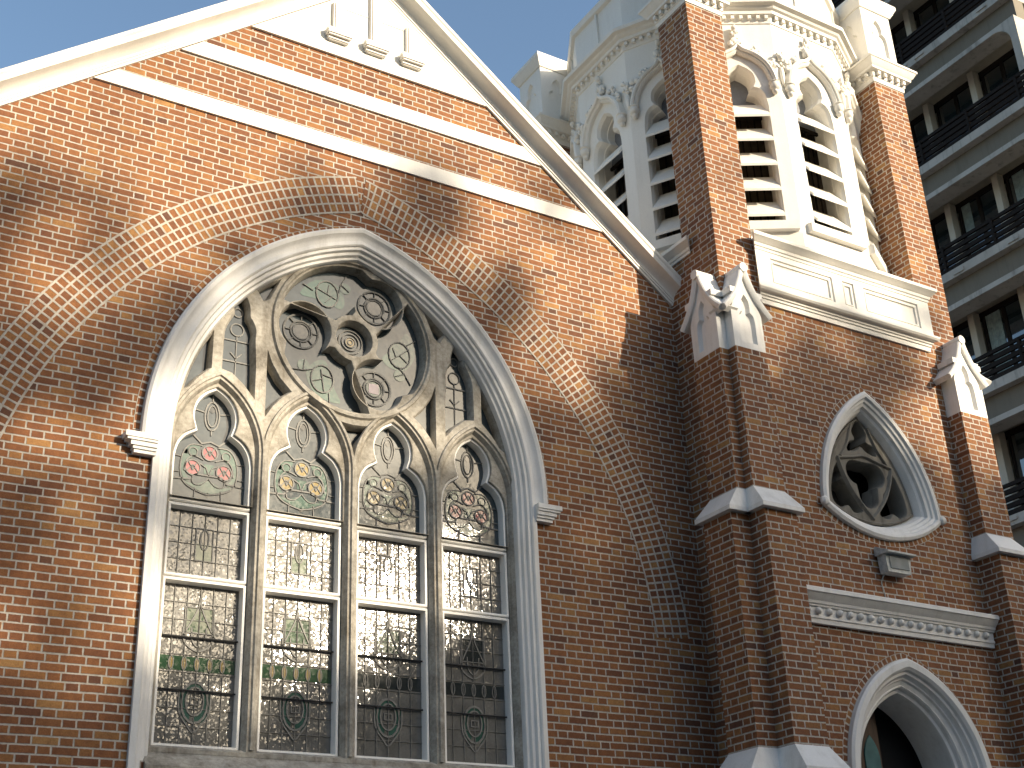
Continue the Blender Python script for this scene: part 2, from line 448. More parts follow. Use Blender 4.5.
# ------------------------------------------------------------------ the nave
GX, GZ, GS = .15, 13.18, .815                 # gable axis, inner apex, slope
XL, XR = -5.4, 4.4
WHS, WZS, WC = 2.13, 6.72, .67                # great window: half span, springing, arc centre offset
def gl(x, lift=0.): return GZ+lift-GS*abs(x-GX)
def nave():
    nave = thing('church_nave', (-.5, 0, 0), 'red brick church gable with white raking cornice and one great traceried pointed window', 'church')
    hole = arch(WHS-.03, 3.70, WZS, WC)
    m = MB()
    m.plate(FAC, [(XL, -.0), (XR, 0), (XR, gl(XR)), (GX, GZ), (XL, gl(XL))], [hole], 0)
    m.mould(FAC, hole, [(0, 0), (0, .45)], True)
    m.add([(XL, 0, 0), (XL, 16, 0), (XL, 16, gl(XL)), (XL, 0, gl(XL))], [(3, 2, 1, 0)])
    m.add([(XL, 16, 0), (XR, 16, 0), (XR, 16, gl(XR)), (GX, 16, GZ), (XL, 16, gl(XL))], [(0, 1, 2, 3, 4)])
    m.add([(XR, 3.4, 0), (XR, 16, 0), (XR, 16, gl(XR)), (XR, 3.4, gl(XR))], [(0, 1, 2, 3)])
    m.build('brick_wall', BRICK, nave, smooth=False)
    m = MB(); roof = [(XL-.3, gl(XL-.3, .1)), (GX, GZ+.1), (XR-.03, gl(XR-.03, .1)), (XR-.03, gl(XR-.03, .02)), (GX, GZ+.02), (XL-.3, gl(XL-.3, .02))]
    m.prism(FAC, roof, .30, 16.3); m.build('roof', BOUNCE_ROOF, nave, smooth=False)
    # dark room behind the glass
    m = MB(); m.box(-2.6, 2.6, .8, 4, 3, 10); m.build('dark_interior', DARK, nave, smooth=False)
    # bands and pediment
    for z0, z1 in ((10.545, 10.74), (11.265, 11.465)):
        m = MB(); e = .02
        pts = [(GX-(GZ-z0)/GS+e, z0), (min(XR-.02, GX+(GZ-z0)/GS-e), z0), (min(XR-.02, GX+(GZ-z1)/GS-e), z1), (GX-(GZ-z1)/GS+e, z1)]
        m.prism(FAC, pts, -.028, .05); m.build('white_band', WHITE, nave, smooth=False)
    m = MB(); h = (GZ-11.9)/GS
    m.prism(FAC, [(GX-h+.02, 11.9), (GX+h-.02, 11.9), (GX, GZ-.02)], -.034, .05)
    ped = m.build('pediment_panel', WHITE, nave, smooth=False)
    for i, x in enumerate((-.345, .145, .63)):
        m = MB(); top = gl(x+(.09 if x > GX else -.09))-.06
        m.pbox(FAC, x-.075, x+.075, 12.2, top, -.062, -.03)
        m.pbox(FAC, x-.045, x+.045, 12.2, top, -.088, -.06)
        m.pbox(FAC, x+.055, x+.068, 12.2, top, -.078, -.06)
        m.pbox(FAC, x-.068, x-.055, 12.2, top, -.078, -.06)
        p = m.build('pilaster', WHITE, nave, smooth=False)
        m = MB()
        prof = [(12.07, -.03), (12.08, -.075), (12.11, -.09), (12.13, -.125), (12.165, -.14), (12.2, -.14), (12.205, -.03)]
        for a, b in zip(prof, prof[1:]):
            m.pbox(FAC, x-.10-abs(a[1])*.42, x+.10+abs(a[1])*.42, min(a[0], b[0]), max(a[0], b[0])-.0001, min(a[1], b[1]), -.03)
        m.build('corbel', WHITE, p, smooth=False)
    m = MB()
    for x0, x1 in ((-.26, .06), (.23, .55)): m.pbox(FAC, x0, x1, 12.62, 12.635, -.042, -.03)
    m.build('panel_moulding', WHITE, ped, smooth=False)
    # raking cornice
    m = MB()
    path = [(XL-.4, gl(XL-.4)), (GX, GZ), (XR-.012, gl(XR-.012))]
    m.mould(FAC, path, [(-.0, .10), (0, -.032), (.03, -.034), (.032, -.046), (.055, -.048), (.058, -.058), (.085, -.06), (.10, -.072), (.125, -.105), (.14, -.15), (.148, -.20), (.152, -.215), (.165, -.22), (.205, -.225), (.225, -.24), (.255, -.245), (.27, -.22), (.275, .35), (.12, .35)])
    m.build('raking_cornice', WHITE, nave, ang=22)
    # relieving arch: four rings of headers, a few millimetres proud
    m = MB(); IR, IC, IZ = 5.0, 1.3, 5.0
    pth = arch(IR-IC, IZ+.4, IZ+.4, IC, 60) if False else None
    a0 = math.degrees(math.asin(.36/5.2)); a1 = math.degrees(math.acos(IC/5.22))
    L = arc(IC, IZ, IR, 180-a0, 180-a1, 60); R = [(-x, z) for x, z in L]
    for q in (1, -1):
        pp = L if q == 1 else list(reversed(R))
        n = len(pp); vs = []; us = []; s_ = 0
        for i, (x, z) in enumerate(pp):
            cx = IC if q == 1 else -IC; ux, uz = (x-cx)/IR, (z-IZ)/IR
            if i: s_ += hypot(x-pp[i-1][0], z-pp[i-1][1])*1.045
            for o in (-.012, .462):
                X_ = cx+ux*(IR+o); X_ = min(X_, 0) if q == 1 else max(X_, 0)
                vs.append(FAC(X_, IZ+uz*(IR+o), -.006)); us.append((s_+(0 if q == 1 else 50*.0845+.03), o))
        fs = [(2*i, 2*i+1, 2*i+3, 2*i+2) for i in range(n-1)]
        m.add(vs, fs, [[us[k] for k in f] for f in fs])
    m.build('relieving_arch', HEADER, nave, smooth=False)
    m = MB(); m.ring(FAC, arch(WHS, WZS, WZS, WC, 30, .13), 0, .07, -.005)
    m.build('header_ring', HEADER, nave, smooth=False)
    # white surround
    m = MB(); J = arch(WHS, 3.62, WZS, WC, 30)
    m.mould(FAC, J, [(.0, .02), (0, -.05), (-.055, -.055), (-.07, -.042), (-.075, -.025), (-.105, -.025), (-.112, -.012), (-.118, .012), (-.15, .016), (-.158, .03), (-.165, .05), (-.19, .055), (-.2, .075), (-.204, .12), (-.204, .20)])
    sur = m.build('window_surround', WHITE2, nave, ang=25)
    m = MB()
    m.mould(FAC, arch(WHS, WZS-.06, WZS, WC, 30), [(.132, .02), (.132, -.085), (.105, -.105), (.07, -.095), (.045, -.07), (.02, -.056), (-.01, -.052), (-.01, .0)])
    m.build('hood_mould', WHITE2, nave, ang=25)
    for s_ in (-1, 1):
        m = MB()
        steps = [(6.655, 6.60, .31, .13), (6.60, 6.575, .29, .12), (6.575, 6.53, .25, .105), (6.53, 6.50, .225, .09), (6.50, 6.465, .21, .075)]
        for z1, z0, o, p in steps:
            xa, xb = s_*(WHS-.02), s_*(WHS+o-.02)
            m.pbox(FAC, min(xa, xb), max(xa, xb), z0+.0005, z1, -p, .02)
        m.build('impost', WHITE2, nave, smooth=False)
    m = MB()
    m.add([FAC(u, v, d) for u in (-1.98, 1.98) for v, d in ((3.55, -.06), (3.66, -.06), (3.83, .16), (3.83, .36), (3.55, .36))],
          [(0, 1, 6, 5), (1, 2, 7, 6), (2, 3, 8, 7), (0, 1, 2, 3, 4), (9, 8, 7, 6, 5)])
    m.build('window_sill', STONE, nave, smooth=False)
    # ---- tracery
    RC = (0., 8.29); RR = .93
    lights = [-1.47, -.49, .49, 1.47]
    def light_arch(c, hw=.445, zb=3.84, zs=6.74, cc=.405):
        return [(c+x, z) for x, z in arch(hw, zb, zs, cc, 12)]
    def cusp(c, w=.408, zb=6.165):
        h = [(w, zb), (w, 6.60)]+smoothp([(w-.002, 6.64), (w-.03, 6.76), (w-.10, 6.865), (.205, 6.935)], 4)+smoothp([(.232, 7.02), (.238, 7.12), (.205, 7.24), (.12, 7.35), (0, 7.425)], 4)
        p = h+[(-x, z) for x, z in reversed(h[:-1])]
        return [(c+x, z) for x, z in p]
    holes = [light_arch(c) for c in lights]
    def pol(r, th, ph): return (RC[0]+r*cos(radians(th+ph)), RC[1]+r*sin(radians(th+ph)))
    def mouchette(ph, hr=.312, hc=.572, gap=.045, ro=.89, ri=.268):
        p = []
        for i in range(25):
            a = radians(140+(405-140)*i/24)
            x, y = hc+hr*cos(a), hr*sin(a); p.append((hypot(x, y), math.degrees(atan2(y, x))))
        t0 = p[-1][1]+9
        p += [(ro, t0+(103-t0)*i/10) for i in range(11)]
        nx, nz = hc*cos(radians(120)), hc*sin(radians(120)); q = []
        for i in range(60):
            a = radians(120+180+ -150+i*3); x, y = nx+(hr+gap)*cos(a), nz+(hr+gap)*sin(a)
            r, t = hypot(x, y), math.degrees(atan2(y, x))
            if ri+.012 < r < ro-.03 and 60 < t < 112: q.append((r, t))
        q.sort(key=lambda v: -v[0]); p += q[::2]
        te = q[-1][1]-4; p += [(ri, te+(34-te)*i/6) for i in range(7)]
        p.append((.335, 27))
        return [pol(r, t, ph) for r, t in p]
    mouch = [mouchette(a) for a in (180, 60, -60)]
    roundel = arc(RC[0], RC[1], .228, 0, 345, 23)
    lanc = smoothp([(1.12, 8.02), (1.115, 8.12), (1.155, 8.22), (1.185, 8.26), (1.19, 8.36), (1.225, 8.46), (1.30, 8.56), (1.36, 8.42), (1.375, 8.34), (1.37, 8.27), (1.405, 8.20), (1.455, 8.08), (1.465, 7.98)], 3)
    lanc = [(1.10, 7.33), (1.10, 7.7)]+lanc+[(1.47, 7.75), (1.47, 7.60)]+[(1.35, 7.575), (1.22, 7.47)]
    outer_tri = smoothp([(1.565, 8.02), (1.68, 7.83), (1.80, 7.52), (1.855, 7.28)], 4)+smoothp([(1.78, 7.33), (1.69, 7.46), (1.565, 7.585)], 3)
    top_tri = [(.90, 8.74), (1.08, 8.61), (1.17, 8.53), (1.08, 8.42), (1.0, 8.50)]
    top_tri = [(.86, 8.80), (1.00, 8.72), (1.13, 8.60), (1.05, 8.47), (.98, 8.52)]
    low_tri = [(.985, 7.93)]+[(.93, 7.79), (.83, 7.63), (.70, 7.50)]+[(.80, 7.42), (.90, 7.30), (.985, 7.16)]
    mid_tri = [(0, 6.93), (.07, 7.08), (.16, 7.21), (.24, 7.30), (.12, 7.275), (0, 7.265), (-.12, 7.275), (-.24, 7.30), (-.16, 7.21), (-.07, 7.08)]
    sp = [outer_tri, top_tri, low_tri, lanc]; sp = sp+[mirror(p) for p in sp]+[mid_tri]
    outer = arch(WHS-.18, 3.80, WZS, WC, 30)
    m = MB(); allh = holes+mouch+[roundel]+sp
    m.plate(FAC, outer, allh, .115)
    for h in holes: reveal(m, FAC, h, [(0, .115), (.028, .165), (.030, .235), (.045, .26), (.045, .36)])
    for h in mouch+[roundel]: reveal(m, FAC, h, [(0, .115), (.010, .118), (.026, .165), (.034, .205), (.036, .215), (.036, .36)])
    for c, lo in zip(lights, holes):
        cp = ccw(cusp(c, .412, 6.20)); top = ccw([(c+x, z) for x, z in arch(.446, 6.20, 6.74, .405, 12)])
        cp = [(u, v) for u, v in cp]; cp2 = [(u, max(v, 6.2005)) for u, v in cp]
        body = [q for q in top]
        # two spandrels of solid stone beside the cusped head
        full = [(c+.447, 6.20)]+[(c+x, z) for x, z in reversed(arch(.447, 6.20, 6.74, .405, 12))][1:-1]+[(c-.447, 6.20)]
        ring_ = full+list(reversed([q for q in cusp(c, .412, 6.20)]))
        m.plate(FAC, ccw(ring_), [], .165)
        reveal(m, FAC, cp, [(0, .165), (.006, .17), (.008, .24)])
    for h in sp: reveal(m, FAC, h, [(0, .115), (.022, .15), (.026, .20), (.03, .36)])
    m.build('stone_tracery', STONE, nave, ang=40)
    # raised roll along the principal lines
    m = MB()
    for q, c in enumerate(lights):
        e = .0008*q
        m.mould(FAC, [(c+x, z) for x, z in arch(.445, 3.86, 6.74, .405, 14, .045)], [(-.022-e, .117), (-.012-e, .094-e), (.012+e, .094-e), (.022+e, .117)], side=1)
    m.mould(FAC, arc(RC[0], RC[1], .925, 0, 355, 71), [(-.03, .117), (-.014, .088), (.018, .086), (.035, .117)], True, side=-1)
    m.build('tracery_roll', STONE, nave, ang=50)
    # ---- lights
    GY = .30
    def rect(c, w, z0, z1): return [(c-w, z0), (c+w, z0), (c+w, z1), (c-w, z1)]
    def leadgrid(m, poly_in, c, w, z0, z1, nx, zs_, r=.0038):
        for i in range(1, nx):
            x = c-w+2*w*i/nx; m.pbox(FAC, x-r*.7, x+r*.7, z0, z1, GY-.012, GY+.002)
        for z in zs_: m.pbox(FAC, c-w, c+w, z-r*.6, z+r*.6, GY-.0105, GY+.002)
    def vesica(cx, cz, w, h, n=8):
        t = [(w*sin(pi*i/n), -h*cos(pi*i/n)) for i in range(n+1)]
        return [(cx+x, cz+z) for x, z in t]+[(cx-x, cz+z) for x, z in reversed(t[1:-1])]
    def line(m, pts, r=.006, d=-.014, closed=False):
        m.mould(FAC, pts, [(-r, d+.012), (-r, d), (r, d), (r, d+.012)], closed)
    def off(d): return lambda u, v, dd=0.: FAC(u, v, GY+d+dd)
    def patch(parent, name, mat, polys, d=-.004):
        for p in polys:
            k = MB(); k.poly(off(d), p); k.build(name, mat, parent, smooth=False)
    for li, c in enumerate(lights):
        m = MB()
        for P in (rect(c, .408, 3.865, 5.415), rect(c, .408, 5.425, 6.15), cusp(c)):
            m.mould(FAC, ccw(P), [(0, .30), (0, .205), (.008, .195), (.028, .199), (.033, .22), (.034, .31)], True)
        lt = m.build('window_light', FRAME, nave, ang=30)
        for P in (rect(c, .376, 3.897, 5.383), rect(c, .376, 5.457, 6.118), inset(ccw(cusp(c)), .033)):
            k = MB(); k.plate(FAC, P, [], GY); k.build('glass_pane', GLASS_H if P[0][1] > 6 else GLASS, lt, smooth=False)
        k = MB(); w = .377
        leadgrid(k, None, c, w, 3.907, 5.373, 6, [3.907+1.466*i/9 for i in range(1, 9)])
        leadgrid(k, None, c, w, 5.467, 6.108, 6, [5.467+.641*i/4 for i in range(1, 4)])
        # head came: radial lines and scrolls
        cz = 7.16
        L = lambda pts, r=.006, closed=False: k.mould(FAC, pts, [(-r, GY+.002), (-r, GY-.012), (r, GY-.012), (r, GY+.002)], closed)
        V = vesica(c, 7.14, .075, .155); L(V, .007, True); L(vesica(c, 7.14, .048, .115), .005, True)
        L([(c, 7.295), (c, 7.38)]); L([(c-.076, 7.17), (c-.19, 7.19)]); L([(c+.076, 7.17), (c+.19, 7.19)]); L([(c, 6.985), (c, 6.93)])
        L([(c-.2, 6.93), (c-.09, 6.83), (c, 6.86), (c+.09, 6.83), (c+.2, 6.93)], .008)
        L([(c-.365, 6.43), (c-.19, 6.44), (c-.13, 6.50), (c+.13, 6.50), (c+.19, 6.44), (c+.365, 6.43)], .008)
        roses = [(c, 6.74), (c-.165, 6.565), (c+.155, 6.555)]
        for rx, rz in roses:
            L(arc(rx, rz, .078, 0, 340, 17), .007, True); L([(rx-.06, rz-.045), (rx, rz+.03), (rx+.06, rz-.045)], .005); L([(rx-.045, rz+.06), (rx, rz-.02), (rx+.045, rz+.06)], .005)
        for s_ in (-1, 1):
            L(smoothp([(c+s_*.08, 6.81), (c+s_*.20, 6.80), (c+s_*.27, 6.70), (c+s_*.29, 6.55), (c+s_*.26, 6.42), (c+s_*.16, 6.345), (c, 6.30)], 4))
            L(smoothp([(c, 6.47), (c+s_*.07, 6.40), (c+s_*.15, 6.40), (c+s_*.17, 6.47)], 3), .005)
            L([(c+s_*.10, 6.62), (c+s_*.03, 6.58), (c, 6.50)], .005)
            L(smoothp([(c+s_*.06, 6.66), (c+s_*.16, 6.69), (c+s_*.23, 6.63), (c+s_*.25, 6.52)], 4))
            L(arc(c+s_*.17, 6.73, .045, 0, 330, 11), .005, True)
            L([(c+s_*.28, 6.66), (c+s_*.362, 6.67)], .004); L([(c+s_*.13, 6.36), (c+s_*.14, 6.20)], .004); L([(c+s_*.3, 6.5), (c+s_*.362, 6.5)], .004)
        # middle panel drop, lower motifs
        L(rect(c, .085, 5.63, 5.95), .005, True); L(vesica(c, 5.84, .042, .10), .006, True); L([(c, 5.74), (c, 5.63)], .004)
        L(rect(c, .14, 4.93, 5.17), .005, True)
        L(smoothp([(c-.16, 4.88), (c-.10, 4.99), (c-.02, 5.16), (c, 5.27), (c+.02, 5.16), (c+.10, 4.99), (c+.16, 4.88)], 4), .006)
        L(smoothp([(c-.15, 4.98), (c-.13, 4.84), (c, 4.76), (c+.13, 4.84), (c+.15, 4.98)], 4), .008)
        L(smoothp([(c-.07, 4.98), (c-.06, 4.86), (c, 4.80), (c+.06, 4.86), (c+.07, 4.98)], 4), .006); L([(c, 5.2), (c, 4.76)], .005)
        L(vesica(c, 4.29, .125, .185), .010, True); L(vesica(c, 4.30, .085, .13), .007, True); L(rect(c, .04, 4.27, 4.33), .005, True)
        L(smoothp([(c-.15, 4.38), (c-.14, 4.2), (c-.06, 4.08), (c, 4.02), (c+.06, 4.08), (c+.14, 4.2), (c+.15, 4.38)], 4), .007)
        for i in range(5): L(vesica(c-.245+.1225*i, 4.64, .022, .062, 5), .004, True)
        k.build('lead_came', LEAD, lt, smooth=False)
        k = MB()
        for z in (4.39, 4.88):
            k = MB(); k.tube([FAC(c-.40, z, GY-.03), FAC(c+.40, z, GY-.03)], .009, 6); k.build('saddle_bar', LEAD_D, lt)
        patch(lt, 'rose_motif', G_PINK if li in (0, 3) else G_AMBER, [arc(rx, rz, .073, 0, 340, 17) for rx, rz in roses])
        patch(lt, 'rose_heart', G_DARK, [vesica(rx, rz, .018, .035, 4) for rx, rz in roses], -.007)
        patch(lt, 'leaf_scroll', G_TEAL, [smoothp([(c+s_*.10, 6.80), (c+s_*.20, 6.79), (c+s_*.265, 6.70), (c+s_*.285, 6.55), (c+s_*.24, 6.43), (c+s_*.19, 6.43), (c+s_*.245, 6.52), (c+s_*.225, 6.63), (c+s_*.16, 6.68)], 3, True) for s_ in (-1, 1)]+[[(c-.05, 6.52), (c+.05, 6.52), (c+.05, 6.62), (c-.05, 6.62)], smoothp([(c-.24, 6.41), (c-.15, 6.36), (c, 6.315), (c+.15, 6.36), (c+.24, 6.41), (c+.12, 6.40), (c, 6.45), (c-.12, 6.40)], 3, True)])
        patch(lt, 'flame_motif', G_DARK, [[(c, 7.17), (c+.042, 7.205), (c, 7.255), (c-.042, 7.205)], [(c-.028, 6.30), (c, 6.27), (c+.028, 6.30), (c, 6.33)], [(c-.27, 6.70), (c-.225, 6.70), (c-.225, 6.755), (c-.27, 6.74)], vesica(c, 5.86, .03, .07)])
        patch(lt, 'green_panel', G_GREEN if li < 3 else G_DARK, [rect(c, .083, 5.632, 5.80), rect(c, .138, 4.932, 5.168)], -.003)
        patch(lt, 'green_border', G_GREEN if li < 2 else G_DARK, [rect(c, .365, 4.575, 4.705)], -.003)
        if li < 2: patch(lt, 'oval_jewel', G_AMBER, [vesica(c-.245+.1225*i, 4.64, .02, .058, 5) for i in range(5)], -.008)
        patch(lt, 'wreath_motif', G_TEAL, [[a, b, d_, e] for a, b, e, d_ in zip(vesica(c, 4.29, .122, .18), vesica(c, 4.29, .122, .18)[1:], vesica(c, 4.30, .088, .134), vesica(c, 4.30, .088, .134)[1:])]+[smoothp([(c-.145, 4.36), (c-.135, 4.2), (c-.06, 4.10), (c-.11, 4.2), (c-.12, 4.36)], 3, True), smoothp([(c+.145, 4.36), (c+.135, 4.2), (c+.06, 4.10), (c+.11, 4.2), (c+.12, 4.36)], 3, True)])
    # ---- rose glass
    RD = .072
    k = MB(); k.plate(FAC, arc(RC[0], RC[1], .9, 0, 355, 47), [], GY+.012-RD)
    rg = k.build('rose_glass', GLASS_H, nave, smooth=False)
    k = MB()
    L = lambda pts, r=.006, closed=False: k.mould(FAC, pts, [(-r, GY+.015-RD), (-r, GY-.004-RD), (r, GY-.004-RD), (r, GY+.015-RD)], closed)
    heads = [pol(.575, 0, a) for a in (180, 60, -60)]
    for (hx, hz), a in zip(heads, (180, 60, -60)):
        L(arc(hx, hz, .12, 0, 345, 23), .008, True); L(arc(hx, hz, .095, 0, 345, 19), .006, True); L(arc(hx, hz, .198, 0, 350, 29), .010, True)
        for b in range(0, 360, 45): L([(hx+.12*cos(radians(b)), hz+.12*sin(radians(b))), (hx+.195*cos(radians(b)), hz+.195*sin(radians(b)))], .004)
        tc = pol(.60, 58, a); L([(tc[0]+.13*cos(t/16*2*pi), tc[1]+.16*sin(t/16*2*pi)) for t in range(16)], .007, True)
        L([pol(.52, 50, a), pol(.60, 58, a), pol(.72, 66, a)], .005); L([pol(.60, 58, a), pol(.70, 52, a)], .004); L([pol(.56, 54, a), pol(.52, 66, a)], .004)
        L([pol(.70, 40, a), pol(.82, 34, a)], .004); L([pol(.70, 70, a), pol(.82, 74, a)], .004); L([pol(.62, 32, a), pol(.70, 40, a), pol(.6, 44, a)], .005)
    for r in (.14, .10, .06, .03): L(arc(RC[0], RC[1], r, 0, 345, 23), .006, True)
    k.build('lead_came', LEAD, rg, smooth=False)
    patch(rg, 'leaf_motif', G_TEAL, [[(pol(.60, 58, a)[0]+.13*cos(t/16*2*pi), pol(.60, 58, a)[1]+.16*sin(t/16*2*pi)) for t in range(16)] for a in (60, -60)]+[arc(*pol(.66, 36, a), .07, 0, 340, 15) for a in (180, 60, -60)], .006-RD)
    patch(rg, 'tail_glass', G_TEAL, [smoothp([pol(.40, 46, a), pol(.52, 38, a), pol(.70, 44, a), pol(.80, 62, a), pol(.76, 82, a), pol(.62, 74, a), pol(.50, 62, a)], 3, True) for a in (180, 60, -60)], .009-RD)
    patch(rg, 'head_disc', G_DARK, [arc(*pol(.575, 0, a), .09, 0, 340, 17) for a in (180, 60)], .006-RD)
    hx, hz = heads[2]
    patch(rg, 'green_halo', G_TEAL, [arc(hx, hz, .12, 0, 345, 23)], .008-RD)
    patch(rg, 'mauve_square', G_MAUVE, [[(hx-.06, hz-.055), (hx+.06, hz-.06), (hx+.06, hz+.06), (hx-.06, hz+.055)]], .004-RD)
    patch(rg, 'centre_boss', G_AMBER, [arc(RC[0], RC[1], .05, 0, 330, 13)], .004-RD)
    # spandrel glass and lancet leads
    for p in sp:
        k = MB(); k.plate(FAC, ccw(p), [], GY-.07); sg = k.build('spandrel_glass', GLASS_H, nave, smooth=False)
    L = lambda pts, r=.005, closed=False: k.mould(FAC, pts, [(-r, GY-.068), (-r, GY-.082), (r, GY-.082), (r, GY-.068)], closed)
    for s_ in (-1, 1):
        k = MB(); x = s_*1.285; L([(x, 7.5), (x, 8.05)]); L([(x-.18, 8.0), (x+.18, 8.0)], .007); L([(x-.18, 7.76), (x+.18, 7.76)], .007)
        L(arc(x, 8.13, .07, 0, 340, 17), .006, True); L(arc(x, 8.33, .05, 0, 340, 13), .006, True); L([(x-.06, 7.86), (x, 7.80), (x+.06, 7.86)], .006)
        k.build('lancet_lead', LEAD, nave, smooth=False)
nave()

# ------------------------------------------------------------------ the bell tower
TX0, TX1, TY0, TY1 = 4.40, 8.60, -.95, 3.25
PW = .62
def plan(mb, path, prof, closed=True):
    """sweep profile [(outward, z)] round a plan outline (counter clockwise seen from above)"""
    mb.mould(lambda u, v, d=0.: Vector((u, v, d)), path, prof, closed, side=-1)
def trefoil(cx, cz, w, h, n=5):
    p = [(w, 0), (w, h*.42)]+smoothp([(w*.98, h*.46), (w*.85, h*.58), (w*.48, h*.64)], n)+smoothp([(w*.55, h*.74), (w*.42, h*.88), (0, h)], n)
    return [(cx+x, cz+z) for x, z in p+[(-x, z) for x, z in reversed(p[:-1])]]
def tower():
    tw = thing('bell_tower', (6.5, 1.15, 0), 'square brick church tower with a white many sided louvred belfry between four corner piers', 'tower')
    F = pl(0, (0, TY0, 0)); Lf = pl(-90, (TX0, 0, 0))            # Lf: u = -y
    # --- walls
    TC, TZ = 6.57, 0
    tri = None
    def bulge(a, b, s, n=14):
        (x0, z0), (x1, z1) = a, b; L = hypot(x1-x0, z1-z0); nx, nz = (z1-z0)/L, -(x1-x0)/L
        r = (L*L/4+s*s)/(2*s); out = []
        for i in range(n+1):
            t = 2*i/n-1; q = sqrt(r*r-(t*L/2)**2)-(r-s); out.append((x0+(x1-x0)*i/n+nx*q, z0+(z1-z0)*i/n+nz*q))
        return out
    A, Bc, Cc = (TC-.01, 8.57), (TC-1.0, 6.90), (TC+1.0, 6.95)
    tri = bulge(Bc, Cc, .33)[:-1]+bulge(Cc, A, .27)[:-1]+bulge(A, Bc, .27)[:-1]      # ccw
    DHS, DZS, DC = 1.13, 3.75, .30
    dx = 6.50
    door = [(dx+x, z) for x, z in arch(DHS, 0, DZS, DC)]
    m = MB()
    m.plate(F, [(TX0, 0), (TX1, 0), (TX1, 10.40), (TX0, 10.40)], [inset(tri, .03), [(dx+x, z) for x, z in arch(DHS-.03, .02, DZS, DC)]], 0)
    m.poly(Lf, [(-TY1, 0), (-TY0, 0), (-TY0, 10.40), (-TY1, 10.40)])
    m.poly(pl(90, (TX1, 0, 0)), [(TY0, 0), (TY1, 0), (TY1, 10.40), (TY0, 10.40)])
    m.poly(pl(180, (0, TY1, 0)), [(-TX1, 0), (-TX0, 0), (-TX0, 10.40), (-TX1, 10.40)])
    m.build('brick_wall', BRICK, tw, smooth=False)
    m = MB(); m.box(TX0+.5, TX1-.5, TY0+.75, TY1-.3, .05, 10.3); m.build('dark_interior', DARK, tw, smooth=False)
    m = MB(); m.box(TX0+.02, TX1-.02, TY0+.02, TY1-.02, 10.40, 10.46); m.build('belfry_floor', WHITE2, tw, smooth=False)
    # --- corner piers with capitals and pinnacles
    for px in (TX0, TX1-PW):
        for py in (TY0, TY1-PW):
            m = MB(); m.box(px, px+PW, py, py+PW, 10.40, 14.05)
            pr = m.build('corner_pier', BRICK, tw, smooth=False)
            sq = [(px, py), (px+PW, py), (px+PW, py+PW), (px, py+PW)]
            m = MB(); plan(m, sq, [(-.1, 14.03), (.012, 14.03), (.018, 14.10), (.03, 14.105), (.03, 14.12), (.035, 14.19), (.10, 14.20), (.105, 14.235), (.13, 14.26), (.17, 14.33), (.185, 14.34), (.185, 14.375), (.15, 14.395), (.0, 14.47), (-.1, 14.47)])
            for k in range(5):
                t = .045+.131*k
                for x0, y0 in ((px+t-.01, py-.085), (px+t-.01, py+PW+.035), (px-.085, py+t-.01), (px+PW+.035, py+t-.01)):
                    m.box(x0, x0+.05, y0, y0+.05, 14.125, 14.185)
            m.build('capital', WHITE, pr, ang=25)
            a = .0; m = MB()
            for th, O in ((0, (px+PW/2, py+a, 0)), (-90, (px+a, py+PW/2, 0)), (90, (px+PW-a, py+PW/2, 0)), (180, (px+PW/2, py+PW-a, 0))):
                P = pl(th, O); h = PW/2-a; pan = trefoil(0, 14.62, .17, .70)
                m.plate(P, [(-h, 14.44), (h, 14.44), (h, 15.52), (-h, 15.52)], [pan], 0)
                reveal(m, P, pan, [(0, 0), (.012, .03), (.02, .045)]); m.plate(P, inset(ccw(pan), .02), [], .045)
            plan(m, sq, [(-.0, 15.46), (.02, 15.465), (.04, 15.50), (.06, 15.53), (.07, 15.56), (.095, 15.60), (.10, 15.61), (.10, 15.67), (.07, 15.69), (-.25, 15.90)])
            m.build('pinnacle', WHITE, pr, ang=25)
    # --- parapets between the piers
    def parapet(th, O, half, full=True):
        P = pl(th, O); pp = MB()
        prof = [(9.47, .03), (9.47, -.03), (9.53, -.034), (9.535, -.05), (9.565, -.052), (9.57, -.07), (9.60, -.075), (9.61, -.13), (9.635, -.15), (9.66, -.15), (9.672, -.09), (10.205, -.09),
                (10.21, -.10), (10.24, -.105), (10.25, -.12), (10.285, -.13), (10.30, -.155), (10.33, -.185), (10.345, -.21), (10.385, -.215), (10.41, -.19), (10.44, .03)]
        if not full: prof = [(10.21, .03)]+[(z, d+.075) for z, d in prof[12:-1]]+[(10.44, .03)]
        if not full: prof = [(z+.06, d) for z, d in prof]
        k = len(prof)
        grow = lambda d: half+(-d)*.8
        vs = [P(s_*grow(d), z, d) for s_ in (-1, 1) for z, d in prof]
        # leave the dado open for the panelled plate
        fs = [(i, i+1, k+i+1, k+i) for i in range(k-1) if i != 10 or not full]
        fs += [tuple(range(k)), tuple(reversed(range(k, 2*k)))]
        pp.add(vs, fs)
        if not full:
            pp.build('parapet_cornice', WHITE, tw, ang=20); return
        h = grow(-.09); w = 2*half
        holes = [[(-half+w*a+.0, 9.76), (-half+w*b, 9.76), (-half+w*b, 10.13), (-half+w*a, 10.13)] for a, b in ((.055, .415), (.475, .545), (.605, .95))]
        pp.plate(P, [(-h, 9.672), (h, 9.672), (h, 10.205), (-h, 10.205)], holes, -.09)
        for q in holes:
            reveal(pp, P, q, [(0, -.09), (.008, -.07), (.03, -.066), (.034, -.075), (.05, -.075), (.055, -.055), (.075, -.05)])
            pp.plate(P, inset(ccw(q), .075), [], -.05)
        pp.build('parapet_panel', WHITE, tw, ang=20)
    parapet(0, (6.52, TY0, 0), 1.48); parapet(-90, (TX0, 1.15, 0), 1.62, False); parapet(90, (TX1, 1.15, 0), 1.62, False)
